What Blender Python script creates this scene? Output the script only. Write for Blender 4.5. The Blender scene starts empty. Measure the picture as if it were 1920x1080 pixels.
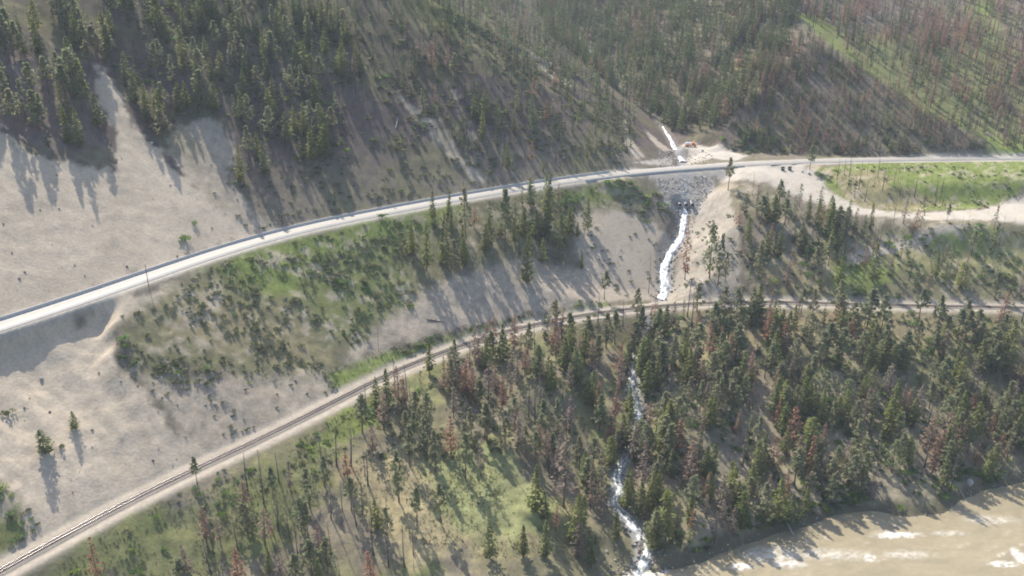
import bpy, bmesh, math, random
import numpy as np
from mathutils import Vector, Matrix, Euler

# ------------------------------------------------------------------ camera, sky, sun, exposure
S = bpy.context.scene
COL = S.collection
CAM_Z, PITCH, FPX = 228.0, math.radians(22.3), 1663.0
cam_data = bpy.data.cameras.new("camera")
cam_data.sensor_width = 36.0
cam_data.lens = 36.0 * FPX / 1920.0
cam_data.clip_start, cam_data.clip_end = 1.0, 6000.0
cam = bpy.data.objects.new("camera", cam_data)
cam.location = (0, 0, CAM_Z)
cam.rotation_euler = (math.pi / 2 - PITCH, 0, 0)
COL.objects.link(cam)
S.camera = cam

SUN_EL = math.radians(45.0)
SUN_AZ = math.radians(-28.0)          # measured from +Y towards +X: the sun stands far left, behind the hills
SUN_DIR = Vector((math.sin(SUN_AZ) * math.cos(SUN_EL), math.cos(SUN_AZ) * math.cos(SUN_EL), math.sin(SUN_EL)))
W = bpy.data.worlds.new("World")
S.world = W
W.use_nodes = True
wn, wl = W.node_tree.nodes, W.node_tree.links
wn.clear()
sky = wn.new("ShaderNodeTexSky")
sky.sky_type = 'NISHITA'
sky.sun_disc = False
sky.sun_elevation = SUN_EL
sky.sun_rotation = SUN_AZ
sky.air_density, sky.dust_density, sky.ozone_density = 1.0, 2.0, 1.0
bg = wn.new("ShaderNodeBackground")
bg.inputs[1].default_value = 0.15
wo = wn.new("ShaderNodeOutputWorld")
wl.new(sky.outputs[0], bg.inputs[0])
wl.new(bg.outputs[0], wo.inputs[0])
sun_data = bpy.data.lights.new("sun", 'SUN')
sun_data.energy = 5.0
sun_data.angle = math.radians(0.6)
sun_data.color = (1.0, 0.94, 0.84)
sun = bpy.data.objects.new("sun", sun_data)
sun.rotation_euler = (-SUN_DIR).to_track_quat('-Z', 'Y').to_euler()
sun.location = (0, 0, 600)
COL.objects.link(sun)
S.view_settings.view_transform = 'Standard'
S.view_settings.look = 'None'
S.view_settings.gamma = 1.0
S.view_settings.use_curve_mapping = False
S.view_settings.exposure = 0.66
S.render.film_transparent = False
S.cycles.max_bounces = 6
S.cycles.diffuse_bounces = 2
S.cycles.glossy_bounces = 2
S.cycles.transmission_bounces = 3
S.cycles.transparent_max_bounces = 6
S.cycles.volume_bounces = 0
S.cycles.filter_width = 1.9
S.cycles.use_denoising = True

rng = np.random.default_rng(7)
random.seed(7)

# ------------------------------------------------------------------ small helpers
CP, SP = math.cos(PITCH), math.sin(PITCH)


def ray_dir(px, py):
    px, py = np.asarray(px, float), np.asarray(py, float)
    u, v = (px - 960) / FPX, (540 - py) / FPX
    return np.stack([u, CP + v * SP, -SP + v * CP], -1)


def at_z(px, py, z):
    """where the sight line to a point of the photograph meets the level z"""
    d = ray_dir(px, py)
    t = (np.asarray(z, float) - CAM_Z) / d[..., 2]
    p = d * t[..., None]
    p[..., 2] += CAM_Z
    return p


def project(P):
    P = np.asarray(P, float)
    x, y, z = P[..., 0], P[..., 1], P[..., 2] - CAM_Z
    dep = y * CP - z * SP
    up = y * SP + z * CP
    return 960 + FPX * x / dep, 540 - FPX * up / dep, dep


def smooth(a, b, x):
    t = np.clip((x - a) / (b - a), 0, 1)
    return t * t * (3 - 2 * t)


_perm = np.random.default_rng(3).permutation(4096)
_grad = np.random.default_rng(4).uniform(0, 2 * np.pi, 4096)
_gx, _gy = np.cos(_grad), np.sin(_grad)


def perlin(x, y, seed=0):
    x, y = np.asarray(x, float) + seed * 17.37, np.asarray(y, float) - seed * 9.71
    xi, yi = np.floor(x).astype(np.int64), np.floor(y).astype(np.int64)
    xf, yf = x - xi, y - yi
    u, v = xf * xf * xf * (xf * (xf * 6 - 15) + 10), yf * yf * yf * (yf * (yf * 6 - 15) + 10)

    def g(i, j, dx, dy):
        h = _perm[(_perm[i & 4095] + j) & 4095]
        return _gx[h] * dx + _gy[h] * dy
    a, b = g(xi, yi, xf, yf), g(xi + 1, yi, xf - 1, yf)
    c, d = g(xi, yi + 1, xf, yf - 1), g(xi + 1, yi + 1, xf - 1, yf - 1)
    return ((a + (b - a) * u) * (1 - v) + (c + (d - c) * u) * v) * 1.5


def fbm(x, y, seed=0, octaves=4):
    s, a, f = 0, 1.0, 1.0
    for k in range(octaves):
        s = s + a * perlin(x * f, y * f, seed + k * 5)
        a *= 0.5
        f *= 2.03
    return s / 1.6


def catmull(P, step):
    """resample a polyline smoothly at about equal steps"""
    P = np.asarray(P, float)
    Q = np.vstack([2 * P[0] - P[1], P, 2 * P[-1] - P[-2]])
    out = []
    for i in range(1, len(Q) - 2):
        p0, p1, p2, p3 = Q[i - 1], Q[i], Q[i + 1], Q[i + 2]
        for t in np.linspace(0, 1, 12, endpoint=False):
            out.append(0.5 * (2 * p1 + (p2 - p0) * t + (2 * p0 - 5 * p1 + 4 * p2 - p3) * t * t + (3 * p1 - p0 - 3 * p2 + p3) * t ** 3))
    out.append(P[-1])
    out = np.array(out)
    L = np.r_[0, np.cumsum(np.linalg.norm(np.diff(out, axis=0), axis=1))]
    n = max(2, int(L[-1] / step) + 1)
    s = np.linspace(0, L[-1], n)
    return np.stack([np.interp(s, L, out[:, k]) for k in range(out.shape[1])], -1)


def even(P, step, n):
    """resample straight at equal steps, then round the corners off"""
    P = np.asarray(P, float)
    L = np.r_[0, np.cumsum(np.linalg.norm(np.diff(P, axis=0), axis=1))]
    s = np.linspace(0, L[-1], max(2, int(L[-1] / step) + 1))
    return relax(np.stack([np.interp(s, L, P[:, k]) for k in range(P.shape[1])], -1), n)


def relax(P, n):
    P = P.copy()
    for _ in range(n):
        P[1:-1] = 0.25 * P[:-2] + 0.5 * P[1:-1] + 0.25 * P[2:]
    return P


def poly_field(X, Y, P):
    """distance (signed: + on the left of the direction of travel), z and arc length of the nearest point of polyline P"""
    A, B = P[:-1], P[1:]
    D = B - A
    L2 = (D[:, :2] ** 2).sum(1)
    S0 = np.r_[0, np.cumsum(np.sqrt(L2))][:-1]
    N = X.size
    Xf, Yf = X.ravel(), Y.ravel()
    sd, zz, ss = np.empty(N), np.empty(N), np.empty(N)
    for a in range(0, N, 20000):
        x, y = Xf[a:a + 20000, None], Yf[a:a + 20000, None]
        t = np.clip(((x - A[:, 0]) * D[:, 0] + (y - A[:, 1]) * D[:, 1]) / L2, 0, 1)
        dx, dy = x - A[:, 0] - t * D[:, 0], y - A[:, 1] - t * D[:, 1]
        d2 = dx * dx + dy * dy
        k = d2.argmin(1)
        r = np.arange(len(k))
        tt = t[r, k]
        side = np.sign(D[k, 0] * dy[r, k] - D[k, 1] * dx[r, k])
        side[side == 0] = 1
        sd[a:a + 20000] = np.sqrt(d2[r, k]) * side
        zz[a:a + 20000] = A[k, 2] + tt * D[k, 2]
        ss[a:a + 20000] = S0[k] + tt * np.sqrt(L2[k])
    return sd.reshape(X.shape), zz.reshape(X.shape), ss.reshape(X.shape)


# ------------------------------------------------------------------ the lines the land is built on
Z_ROAD, Z_RAIL = 85.0, 41.0
road_px = [(0, 612), (100, 580), (200, 546), (300, 511), (400, 477), (500, 447), (600, 422), (700, 402), (800, 383), (900, 365.5), (1000, 349),
           (1100, 334), (1200, 322), (1300, 314), (1400, 307.5), (1500, 303.5), (1600, 300.5), (1750, 298), (1920, 296.5)]
rail_px = [(0, 1072), (110, 1011), (233, 944), (357, 884), (500, 818), (640, 747), (740, 696), (840, 657), (940, 624), (1040, 601), (1107, 589),
           (1207, 577), (1280, 571), (1380, 567), (1447, 567), (1530, 569), (1663, 573), (1780, 575), (1920, 578)]


def level_line(px, z, step, nrelax):
    p = np.array(px, float)
    w = at_z(p[:, 0], p[:, 1], np.full(len(p), z))
    d0, d1 = w[0] - w[1], w[-1] - w[-3]
    d0, d1 = d0 / np.linalg.norm(d0), d1 / np.linalg.norm(d1)
    w = np.vstack([w[0] + d0 * 420, w[0] + d0 * 200, w[0] + d0 * 60, w, w[-1] + d1 * 60, w[-1] + d1 * 250, w[-1] + d1 * 600])
    return relax(catmull(w, step), nrelax)


ROAD = level_line(road_px, Z_ROAD, 7.0, 10)
RAIL = level_line(rail_px, Z_RAIL, 6.0, 10)
riv_px = [(650, 1215), (850, 1185), (1000, 1160), (1120, 1122), (1200, 1080), (1280, 1063), (1347, 1040), (1390, 1022), (1447, 1003), (1487, 993), (1547, 972), (1597, 958),
          (1647, 958), (1690, 968), (1730, 971), (1770, 960), (1807, 932), (1853, 918), (1920, 903), (1990, 885)]
rp = np.array(riv_px, float)
RIV = at_z(rp[:, 0], rp[:, 1], np.zeros(len(rp)))
RIV = np.vstack([[-420, -60, 0], [-240, 90, 0], [-130, 190, 0], RIV, [300, 345, 0], [420, 365, 0], [800, 380, 0]])
RIV = even(RIV, 3.0, 4)
# the creek, from far up the valley to the river; (photograph x, y, level)
creek_up_px = [(1040, 0, 152), (1058, 30, 140), (1080, 60, 128), (1120, 112, 114), (1190, 190, 98), (1222, 213, 93), (1243, 238, 89), (1256, 258, 85.8), (1264, 274, 83.2),
               (1274, 290, 80.8), (1281, 303, 79.4)]
creek_mid_px = [(1281, 383, 69.6), (1283, 400, 66.2), (1281, 425, 61.3), (1276, 445, 57.4), (1258, 472, 52.7), (1246, 500, 48), (1247, 525, 44), (1245, 548, 40.3), (1238, 562, 38.2)]
creek_low_px = [(1215, 615, 34), (1192, 680, 28.5), (1184, 715, 25.5), (1188, 745, 22.8), (1197, 780, 19.6), (1192, 825, 15.8), (1166, 868, 12.6), (1156, 892, 10.8), (1163, 922, 8.8),
                (1155, 945, 7.4), (1178, 972, 5.8), (1200, 1003, 3.8), (1212, 1040, 1.6), (1196, 1085, -0.3)]
cpts = lambda L: at_z(np.array([q[0] for q in L]), np.array([q[1] for q in L]), np.array([q[2] for q in L], float))
CU, CM, CL = cpts(creek_up_px), cpts(creek_mid_px), cpts(creek_low_px)
CU_ext = np.vstack([CU[0] + np.array([-60, 330, 45]), CU[0] + np.array([-22, 120, 18]), CU])
CREEK = even(np.vstack([CU_ext, CM, CL]), 3.0, 3)
CREEK_UP, CREEK_MID, CREEK_LOW = catmull(CU, 2.5), catmull(CM, 1.2), catmull(CL, 1.5)

# ------------------------------------------------------------------ fields on a coarse raster, then the height of the land anywhere
RX0, RX1, RY0, RY1, RS = -520.0, 860.0, -80.0, 1360.0, 4.0
rx, ry = np.arange(RX0, RX1 + RS, RS), np.arange(RY0, RY1 + RS, RS)
GX, GY = np.meshgrid(rx, ry)
F = {}
F['road'], F['roadz'], F['roads'] = poly_field(GX, GY, ROAD)
F['rail'], _, F['rails'] = poly_field(GX, GY, RAIL)
F['riv'], _, F['rivs'] = poly_field(GX, GY, RIV)
F['crk'], F['crkz'], F['crks'] = poly_field(GX, GY, CREEK)


def sample(field, X, Y):
    fx, fy = np.clip((X - RX0) / RS, 0, len(rx) - 1.001), np.clip((Y - RY0) / RS, 0, len(ry) - 1.001)
    i, j = fx.astype(int), fy.astype(int)
    a, b = fx - i, fy - j
    A = field
    return (A[j, i] * (1 - a) + A[j, i + 1] * a) * (1 - b) + (A[j + 1, i] * (1 - a) + A[j + 1, i + 1] * a) * b


PAD = at_z(np.array([1296.]), np.array([276.]), np.array([85.4]))[0]
OUTLET_S = None
_sdr = poly_field(CM[:1, 0], CM[:1, 1], CREEK)
OUTLET_S = float(_sdr[2][0])
_sdr = poly_field(CU[-1:, 0], CU[-1:, 1], CREEK)
INLET_S = float(_sdr[2][0])
LEFT_S = float(poly_field(np.array([at_z(205., 545., 85.)[0]]), np.array([at_z(205., 545., 85.)[1]]), ROAD)[2][0])


def height(X, Y, detail=True):
    X, Y = np.asarray(X, float), np.asarray(Y, float)
    dr, sr = sample(F['road'], X, Y), sample(F['roads'], X, Y)
    dl, sl = sample(F['rail'], X, Y), sample(F['rails'], X, Y)
    dv = sample(F['riv'], X, Y) + 2.2 * fbm(X / 14, Y / 14, 31, 3)
    dc, zc, sc = sample(F['crk'], X, Y), sample(F['crkz'], X, Y), sample(F['crks'], X, Y)
    adc = np.abs(dc)
    # --- between highway and railway
    a, b = np.maximum(-dr - 6.5, 0), np.maximum(dl - 6.0, 0)
    t = a / np.maximum(a + b, 0.1)
    left = 1 - smooth(-60, 60, X - 40)                       # the long sand slope, against the terrace on the right
    prof = left * t + (1 - left) * np.where(t > 0, t, 0) ** 1.55
    zb = Z_ROAD + (Z_RAIL - Z_ROAD) * prof
    wob = 1 + 0.55 * fbm(sr / 17, sr * 0, 8, 2)
    scarp = (1 - smooth(LEFT_S - 10, LEFT_S + 3, sr + 0.85 * np.minimum(a, 26) + 2.5 * perlin(a / 5, sr / 30, 12))) * 4.9 * wob
    zb = zb - scarp * smooth(-0.5, 4.5, a) * (1 - smooth(7, 60, a))
    rel = smooth(0, 14, a) * smooth(0, 14, b)
    g = fbm(sr / 16, a / 60, 21, 3)
    zb = zb + rel * (g * 1.1 + 0.5 * fbm(X / 7, Y / 7, 22, 3))
    # --- between railway and river
    a2, b2 = np.maximum(-dl - 6.5, 0), np.maximum(dv, 0)
    t2 = a2 / np.maximum(a2 + b2, 0.1)
    k = 0.72 + 0.2 * smooth(20, 130, X)
    f2 = np.where(t2 < 0.95, k * t2 / 0.95, k + (1 - k) * (t2 - 0.95) / 0.05)
    zf = Z_RAIL * (1 - f2)
    zf = zf + smooth(0, 12, a2) * smooth(0, 10, b2) * (1.8 * fbm(X / 33, Y / 33, 41, 3) + 0.4 * fbm(X / 6, Y / 6, 42, 2))
    # --- above the highway
    d = np.maximum(dr - 7.0, 0)
    gul = perlin(sr / 24 + 0.5 * perlin(d / 70, sr / 90, 51), d / 170, 52) * 0.75 + 0.45 * perlin(sr / 10, d / 90, 53) - 0.25 * np.abs(perlin(sr / 45, d / 260, 55))
    calm = 1 - 0.8 * (1 - smooth(LEFT_S + 50, LEFT_S + 110, sr)) * (1 - smooth(60, 110, d))
    z1 = Z_ROAD + 0.64 * d + 6.0 * gul * calm * smooth(2, 70, d) + 0.7 * fbm(X / 9, Y / 9, 54, 3) * smooth(0, 10, d) * (0.3 + 0.7 * calm)
    wr = 1 - np.abs(fbm(sr / 11 + 0.8 * fbm(X / 15, Y / 15, 57, 2), d / 6 + sr / 19, 56, 3)) * 2.2
    z1 = z1 + 0.32 * np.clip(wr, 0, 1) ** 2 * (1 - calm) * smooth(3, 12, d)
    xx, yy = X - 330, Y - 574
    zA = Z_ROAD + 0.60 * yy + 0.06 * xx + 3.2 * smooth(5, 60, yy) * perlin((xx + 0.3 * yy) / 23, yy / 150, 61)
    zB = Z_ROAD + 0.29 * yy - 0.262 * xx + 3.5 * smooth(5, 80, yy) * perlin((xx + 0.5 * yy) / 42, yy / 190, 62) + 0.0012 * np.maximum(xx, 0) ** 2 + 0.13 * np.maximum(xx, 0)
    zB = np.where(xx > 0, np.maximum(zB, Z_ROAD - 2 + 0.22 * np.maximum(yy - 12, 0)), zB)
    z2 = np.minimum(zA, zB)
    z2 = np.maximum(z2, Z_ROAD - 0.4 + 0.02 * d) + 0.6 * fbm(X / 8, Y / 8, 63, 3) * smooth(3, 14, d)
    zu = np.where(dc > 0, z2, z1)
    zu = np.where(zu > 215, 215 + 55 * (1 - np.exp(-(np.maximum(zu, 215) - 215) / 55)), zu)
    z = np.where(dr > 0, zu, np.where(dl > 0, zb, zf))
    z = np.where(dv < 0, np.maximum(-2.5, 0.35 * dv), z)
    rgh = np.where(dr > 0, smooth(8, 30, d) * calm, np.where(dl > 0, 0.6 * rel, smooth(0, 12, a2)))
    z = z + np.where(dv > 1, rgh * (0.35 * fbm(X / 4.0, Y / 4.0, 65, 3) + 0.5 * fbm(X / 12, Y / 12, 66, 2)), 0)
    rill = perlin(sr / 3.6 + 0.7 * perlin(a / 30, sr / 30, 24), a / 55, 25)
    z = z + np.where((dr < 0) & (dl > 0), 0.28 * rill * rel, 0)
    # --- the creek's ravine
    up = dr > 0
    kk = np.where(up, np.where(dc > 0, 0.5, 0.5), np.where(dl > 0, np.where(dc > 0, 0.34, 0.50 - 0.16 * smooth(OUTLET_S, OUTLET_S + 60, sc)), np.where(dc > 0, 0.32, 0.27)))
    w = np.where(up, 2.6, np.where(dl > 0, 3.2, 3.0))
    reach = np.where(up, 400.0, np.where(dl > 0, 60.0, 20.0))
    vee = zc - 0.5 + kk * np.maximum(adc - w - 0.5 * fbm(X / 9, Y / 9, 71, 2), 0) + np.maximum(adc - reach, 0) * np.where(dl > 0, 0.5, 0.30)
    z = np.where(dv > 0, np.minimum(z, np.maximum(vee, zc - 0.5)), z)
    # --- fills that carry the highway and the railway, pad beside the creek
    ar, al = np.abs(dr), np.abs(dl)
    z = np.maximum(z, Z_ROAD - np.maximum(ar - 6.3, 0) * np.where(dr < 0, 0.62 + 0.14 * smooth(35, 70, adc) + 1.1 * (1 - smooth(LEFT_S - 3, LEFT_S + 3, sr)), 0.8) - 0.05)
    z = np.where(ar < 6.3, Z_ROAD - 0.05, np.minimum(z, Z_ROAD - 0.05 + np.maximum(ar - 6.3, 0) * 0.95))
    z = np.where(dv > 0, np.maximum(z, Z_RAIL - 0.1 - np.maximum(al - 6.0, 0) * 0.66), z)
    z = np.where(al < 6.0, Z_RAIL - 0.1, np.minimum(z, Z_RAIL - 0.1 + np.maximum(al - 6.0, 0) * 1.0))
    ch = zc - 0.5 + 0.8 * np.maximum(adc - 2.6, 0) + 4.0 * np.maximum(adc - 7, 0)
    z = np.where((sc > OUTLET_S + 1) & (dl > 6.5), np.minimum(z, ch), z)
    rp_ = np.hypot((X - PAD[0] - 4) / 1.7, Y - PAD[1])
    if 'trk' in F:
        dt, zt = sample(F['trk'], X, Y), sample(F['trkz'], X, Y)
        wide = 3.2 + 11 * smooth(215, 245, X)
        wt = (1 - smooth(0, 20, dt - wide)) * (dr < -6.3)
        z = z * (1 - wt) + zt * wt
    wpad = (1 - smooth(5, 11, rp_)) * (dr > 7)
    z = z * (1 - wpad) + PAD[2] * wpad
    return z


RH = height(GX, GY)
TRACK = None


def lay_track():
    global TRACK, RH, _h0
    q = [(1425, 316), (1490, 325), (1535, 352), (1600, 393), (1660, 403), (1740, 405), (1820, 403), (1880, 397), (1960, 392)]
    w = np.vstack([on_land(a, b) for a, b in q])
    w[0, 2] = Z_ROAD - 0.3
    w[:, 2] = np.minimum.accumulate(0.35 * w[:, 2] + 0.65 * np.interp(np.arange(len(w)), [0, 3, len(w) - 1], [Z_ROAD - .3, w[3, 2], w[-3, 2]]))
    TRACK = even(w, 4.0, 4)
    F['trk'], F['trkz'], _ = poly_field(GX, GY, TRACK)
    F['trk'] = np.abs(F['trk'])
    RH = height(GX, GY)


hz = lambda X, Y: sample(RH, np.asarray(X, float), np.asarray(Y, float))
_T = np.concatenate([np.arange(150, 700, 0.8), np.arange(700, 1500, 2.0)])


def on_land(px, py):
    """the points of the land that the photograph shows at these places"""
    d = ray_dir(np.atleast_1d(px), np.atleast_1d(py))
    out = np.empty((len(d), 3))
    for i, v in enumerate(d):
        x, y, z = v[0] * _T, v[1] * _T, CAM_Z + v[2] * _T
        h = np.maximum(hz(x, y), 0.0)
        below = np.nonzero(z < h)[0]
        k = below[0] if len(below) else len(_T) - 1
        t = _T[k]
        if k > 0 and len(below):
            e0, e1 = z[k - 1] - h[k - 1], z[k] - h[k]
            t = _T[k - 1] + (_T[k] - _T[k - 1]) * e0 / (e0 - e1)
        out[i] = (v[0] * t, v[1] * t, max(float(hz(v[0] * t, v[1] * t)), 0))
    return out


lay_track()


def area_of(poly_px):
    """an outline in the photograph as an outline on the land"""
    q = []
    for (a, b), (c, d) in zip(poly_px, poly_px[1:] + poly_px[:1]):
        n = max(1, int(math.hypot(c - a, d - b) / 60))
        q += [(a + (c - a) * i / n, b + (d - b) * i / n) for i in range(n)]
    q = np.array(q, float)
    return on_land(q[:, 0], q[:, 1])[:, :2]


def inside(poly, X, Y):
    """signed distance to an outline, + inside"""
    x, y = X.ravel(), Y.ravel()
    out = np.full(x.shape, -1e3)
    m = (x > poly[:, 0].min() - 30) & (x < poly[:, 0].max() + 30) & (y > poly[:, 1].min() - 30) & (y < poly[:, 1].max() + 30)
    x, y = x[m], y[m]
    d2, c = np.full(x.shape, 1e9), np.zeros(x.shape, bool)
    for A, B in zip(poly, np.roll(poly, -1, 0)):
        D = B - A
        t = np.clip(((x - A[0]) * D[0] + (y - A[1]) * D[1]) / max(D @ D, 1e-9), 0, 1)
        d2 = np.minimum(d2, (x - A[0] - t * D[0]) ** 2 + (y - A[1] - t * D[1]) ** 2)
        with np.errstate(divide='ignore', invalid='ignore'):
            c ^= ((A[1] > y) != (B[1] > y)) & (x < D[0] * (y - A[1]) / D[1] + A[0])
    out[m] = np.sqrt(d2) * np.where(c, 1, -1)
    return out.reshape(X.shape)


# ------------------------------------------------------------------ materials
def nodes_of(name):
    m = bpy.data.materials.new(name)
    m.use_nodes = True
    nt = m.node_tree
    nt.nodes.clear()
    return m, nt.nodes, nt.links


def principled(name, col, rough=0.8, var=0.25, scale=3.0, bump=0.0, spec=0.2, metal=0.0, attr=None, detail=6.0):
    """a plain procedural surface: base colour broken up by noise, optional vertex colour and bump"""
    m, n, l = nodes_of(name)
    out, b = n.new("ShaderNodeOutputMaterial"), n.new("ShaderNodeBsdfPrincipled")
    l.new(b.outputs[0], out.inputs[0])
    b.inputs['Roughness'].default_value = rough
    b.inputs['Specular IOR Level'].default_value = spec
    b.inputs['Metallic'].default_value = metal
    tc, no = n.new("ShaderNodeTexCoord"), n.new("ShaderNodeTexNoise")
    no.inputs['Scale'].default_value = scale
    no.inputs['Detail'].default_value = detail
    no.inputs['Roughness'].default_value = 0.65
    l.new(tc.outputs['Object'], no.inputs['Vector'])
    mr = n.new("ShaderNodeMapRange")
    mr.inputs[1].default_value, mr.inputs[2].default_value = 0.25, 0.75
    mr.inputs[3].default_value, mr.inputs[4].default_value = 1 - var, 1 + var
    l.new(no.outputs['Fac'], mr.inputs[0])
    mul = n.new("ShaderNodeVectorMath")
    mul.operation = 'SCALE'
    if attr:
        at = n.new("ShaderNodeAttribute")
        at.attribute_name = attr
        l.new(at.outputs['Color'], mul.inputs[0])
    else:
        mul.inputs[0].default_value = col
    l.new(mr.outputs[0], mul.inputs['Scale'])
    l.new(mul.outputs[0], b.inputs['Base Color'])
    if bump:
        bp = n.new("ShaderNodeBump")
        bp.inputs['Strength'].default_value = 1.0
        bp.inputs['Distance'].default_value = bump
        l.new(no.outputs['Fac'], bp.inputs['Height'])
        l.new(bp.outputs[0], b.inputs['Normal'])
    return m


def foliage(name, cols, translucent=0.3, var=0.3):
    """leaf material: colour differs from plant to plant and from spray to spray"""
    m, n, l = nodes_of(name)
    out = n.new("ShaderNodeOutputMaterial")
    oi = n.new("ShaderNodeObjectInfo")
    ramp = n.new("ShaderNodeValToRGB")
    el = ramp.color_ramp.elements
    el[0].position, el[0].color = 0.0, (*cols[0], 1)
    el[1].position, el[1].color = 1.0, (*cols[-1], 1)
    for i, c in enumerate(cols[1:-1]):
        e = el.new((i + 1) / (len(cols) - 1))
        e.color = (*c, 1)
    l.new(oi.outputs['Random'], ramp.inputs[0])
    tc, no = n.new("ShaderNodeTexCoord"), n.new("ShaderNodeTexNoise")
    no.inputs['Scale'].default_value = 0.55
    no.inputs['Detail'].default_value = 4
    l.new(tc.outputs['Object'], no.inputs['Vector'])
    mr = n.new("ShaderNodeMapRange")
    mr.inputs[1].default_value, mr.inputs[2].default_value = 0.3, 0.7
    mr.inputs[3].default_value, mr.inputs[4].default_value = 1 - var, 1 + var
    l.new(no.outputs['Fac'], mr.inputs[0])
    mul = n.new("ShaderNodeVectorMath")
    mul.operation = 'SCALE'
    l.new(ramp.outputs[0], mul.inputs[0])
    l.new(mr.outputs[0], mul.inputs['Scale'])
    d, t, mx = n.new("ShaderNodeBsdfDiffuse"), n.new("ShaderNodeBsdfTranslucent"), n.new("ShaderNodeMixShader")
    mx.inputs[0].default_value = translucent
    l.new(mul.outputs[0], d.inputs[0])
    l.new(mul.outputs[0], t.inputs[0])
    l.new(d.outputs[0], mx.inputs[1])
    l.new(t.outputs[0], mx.inputs[2])
    l.new(mx.outputs[0], out.inputs[0])
    return m


M = {
    'ground': principled('ground', (1, 1, 1), 0.95, 0.2, 0.8, 0.22, 0.05, attr='Col', detail=9),
    'asphalt': principled('asphalt', (0.25, 0.24, 0.225), 0.6, 0.10, 0.25, 0.0, 0.5),
    'paint_white': principled('paint_white', (0.72, 0.71, 0.68), 0.6, 0.12, 2.0),
    'paint_yellow': principled('paint_yellow', (0.62, 0.42, 0.07), 0.6, 0.12, 2.0),
    'concrete': principled('concrete', (0.50, 0.485, 0.465), 0.85, 0.2, 1.2, 0.02),
    'ballast': principled('ballast', (0.20, 0.165, 0.145), 0.95, 0.35, 1.5, 0.08, attr='Col'),
    'steel': principled('steel', (0.75, 0.72, 0.70), 0.35, 0.1, 4.0, spec=0.5, metal=1.0),
    'rust': principled('rust', (0.12, 0.07, 0.05), 0.8, 0.3, 6.0),
    'sleeper': principled('sleeper', (0.14, 0.115, 0.10), 0.9, 0.35, 2.0),
    'river': principled('river', (1, 1, 1), 0.32, 0.10, 0.5, 0.12, 0.45, attr='Col'),
    'creek': principled('creek', (1, 1, 1), 0.4, 0.12, 1.6, 0.2, 0.4, attr='Col'),
    'rock': principled('rock', (0.30, 0.285, 0.275), 0.9, 0.35, 1.3, 0.05),
    'rock_pale': principled('rock_pale', (0.42, 0.40, 0.37), 0.9, 0.25, 1.3, 0.05),
    'bark': principled('bark', (0.15, 0.105, 0.08), 0.95, 0.35, 1.2, 0.04),
    'bark_burnt': principled('bark_burnt', (0.085, 0.072, 0.066), 0.95, 0.5, 0.5, 0.03),
    'wood_grey': principled('wood_grey', (0.36, 0.33, 0.30), 0.9, 0.3, 1.5, 0.02),
    'pole': principled('pole', (0.16, 0.125, 0.10), 0.9, 0.3, 2.0),
    'fir': foliage('fir', [(0.180, 0.210, 0.085), (0.215, 0.24, 0.09), (0.25, 0.265, 0.095), (0.180, 0.208, 0.102), (0.225, 0.23, 0.105)], 0.5),
    'pine': foliage('pine', [(0.245, 0.268, 0.155), (0.28, 0.292, 0.17), (0.23, 0.255, 0.16), (0.295, 0.292, 0.175), (0.28, 0.262, 0.175)], 0.5),
    'dead_brown': foliage('dead_brown', [(0.31, 0.205, 0.155), (0.33, 0.185, 0.125), (0.28, 0.215, 0.175), (0.25, 0.205, 0.175), (0.29, 0.235, 0.195)], 0.45),
    'twigs': foliage('twigs', [(0.176, 0.143, 0.124), (0.247, 0.215, 0.189), (0.143, 0.124, 0.111)], 0.1),
    'sage': foliage('sage', [(0.165, 0.18, 0.105), (0.135, 0.16, 0.085), (0.21, 0.21, 0.13), (0.16, 0.19, 0.085)], 0.5),
    'leaf': foliage('leaf', [(0.160, 0.255, 0.066), (0.122, 0.208, 0.075), (0.226, 0.302, 0.085), (0.142, 0.226, 0.104)], 0.5),
    'grass': foliage('grass', [(0.17, 0.21, 0.06), (0.13, 0.175, 0.05), (0.22, 0.22, 0.09), (0.20, 0.19, 0.10)], 0.4),
    'orange': principled('orange', (0.62, 0.16, 0.03), 0.45, 0.08, 3.0, spec=0.4),
    'white_tank': principled('white_tank', (0.8, 0.8, 0.8), 0.4, 0.05, 2.0, spec=0.4),
    'black': principled('black', (0.02, 0.02, 0.022), 0.6, 0.2, 2.0),
    'glass_dark': principled('glass_dark', (0.02, 0.025, 0.03), 0.1, 0.1, 2.0, spec=0.6),
    'chrome': principled('chrome', (0.6, 0.6, 0.6), 0.25, 0.1, 3.0, metal=1.0),
    'culvert': principled('culvert', (0.16, 0.16, 0.16), 0.45, 0.2, 3.0, metal=0.6),
    'bin_paint': principled('bin_paint', (0.05, 0.06, 0.055), 0.6, 0.2, 2.0),
}


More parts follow.
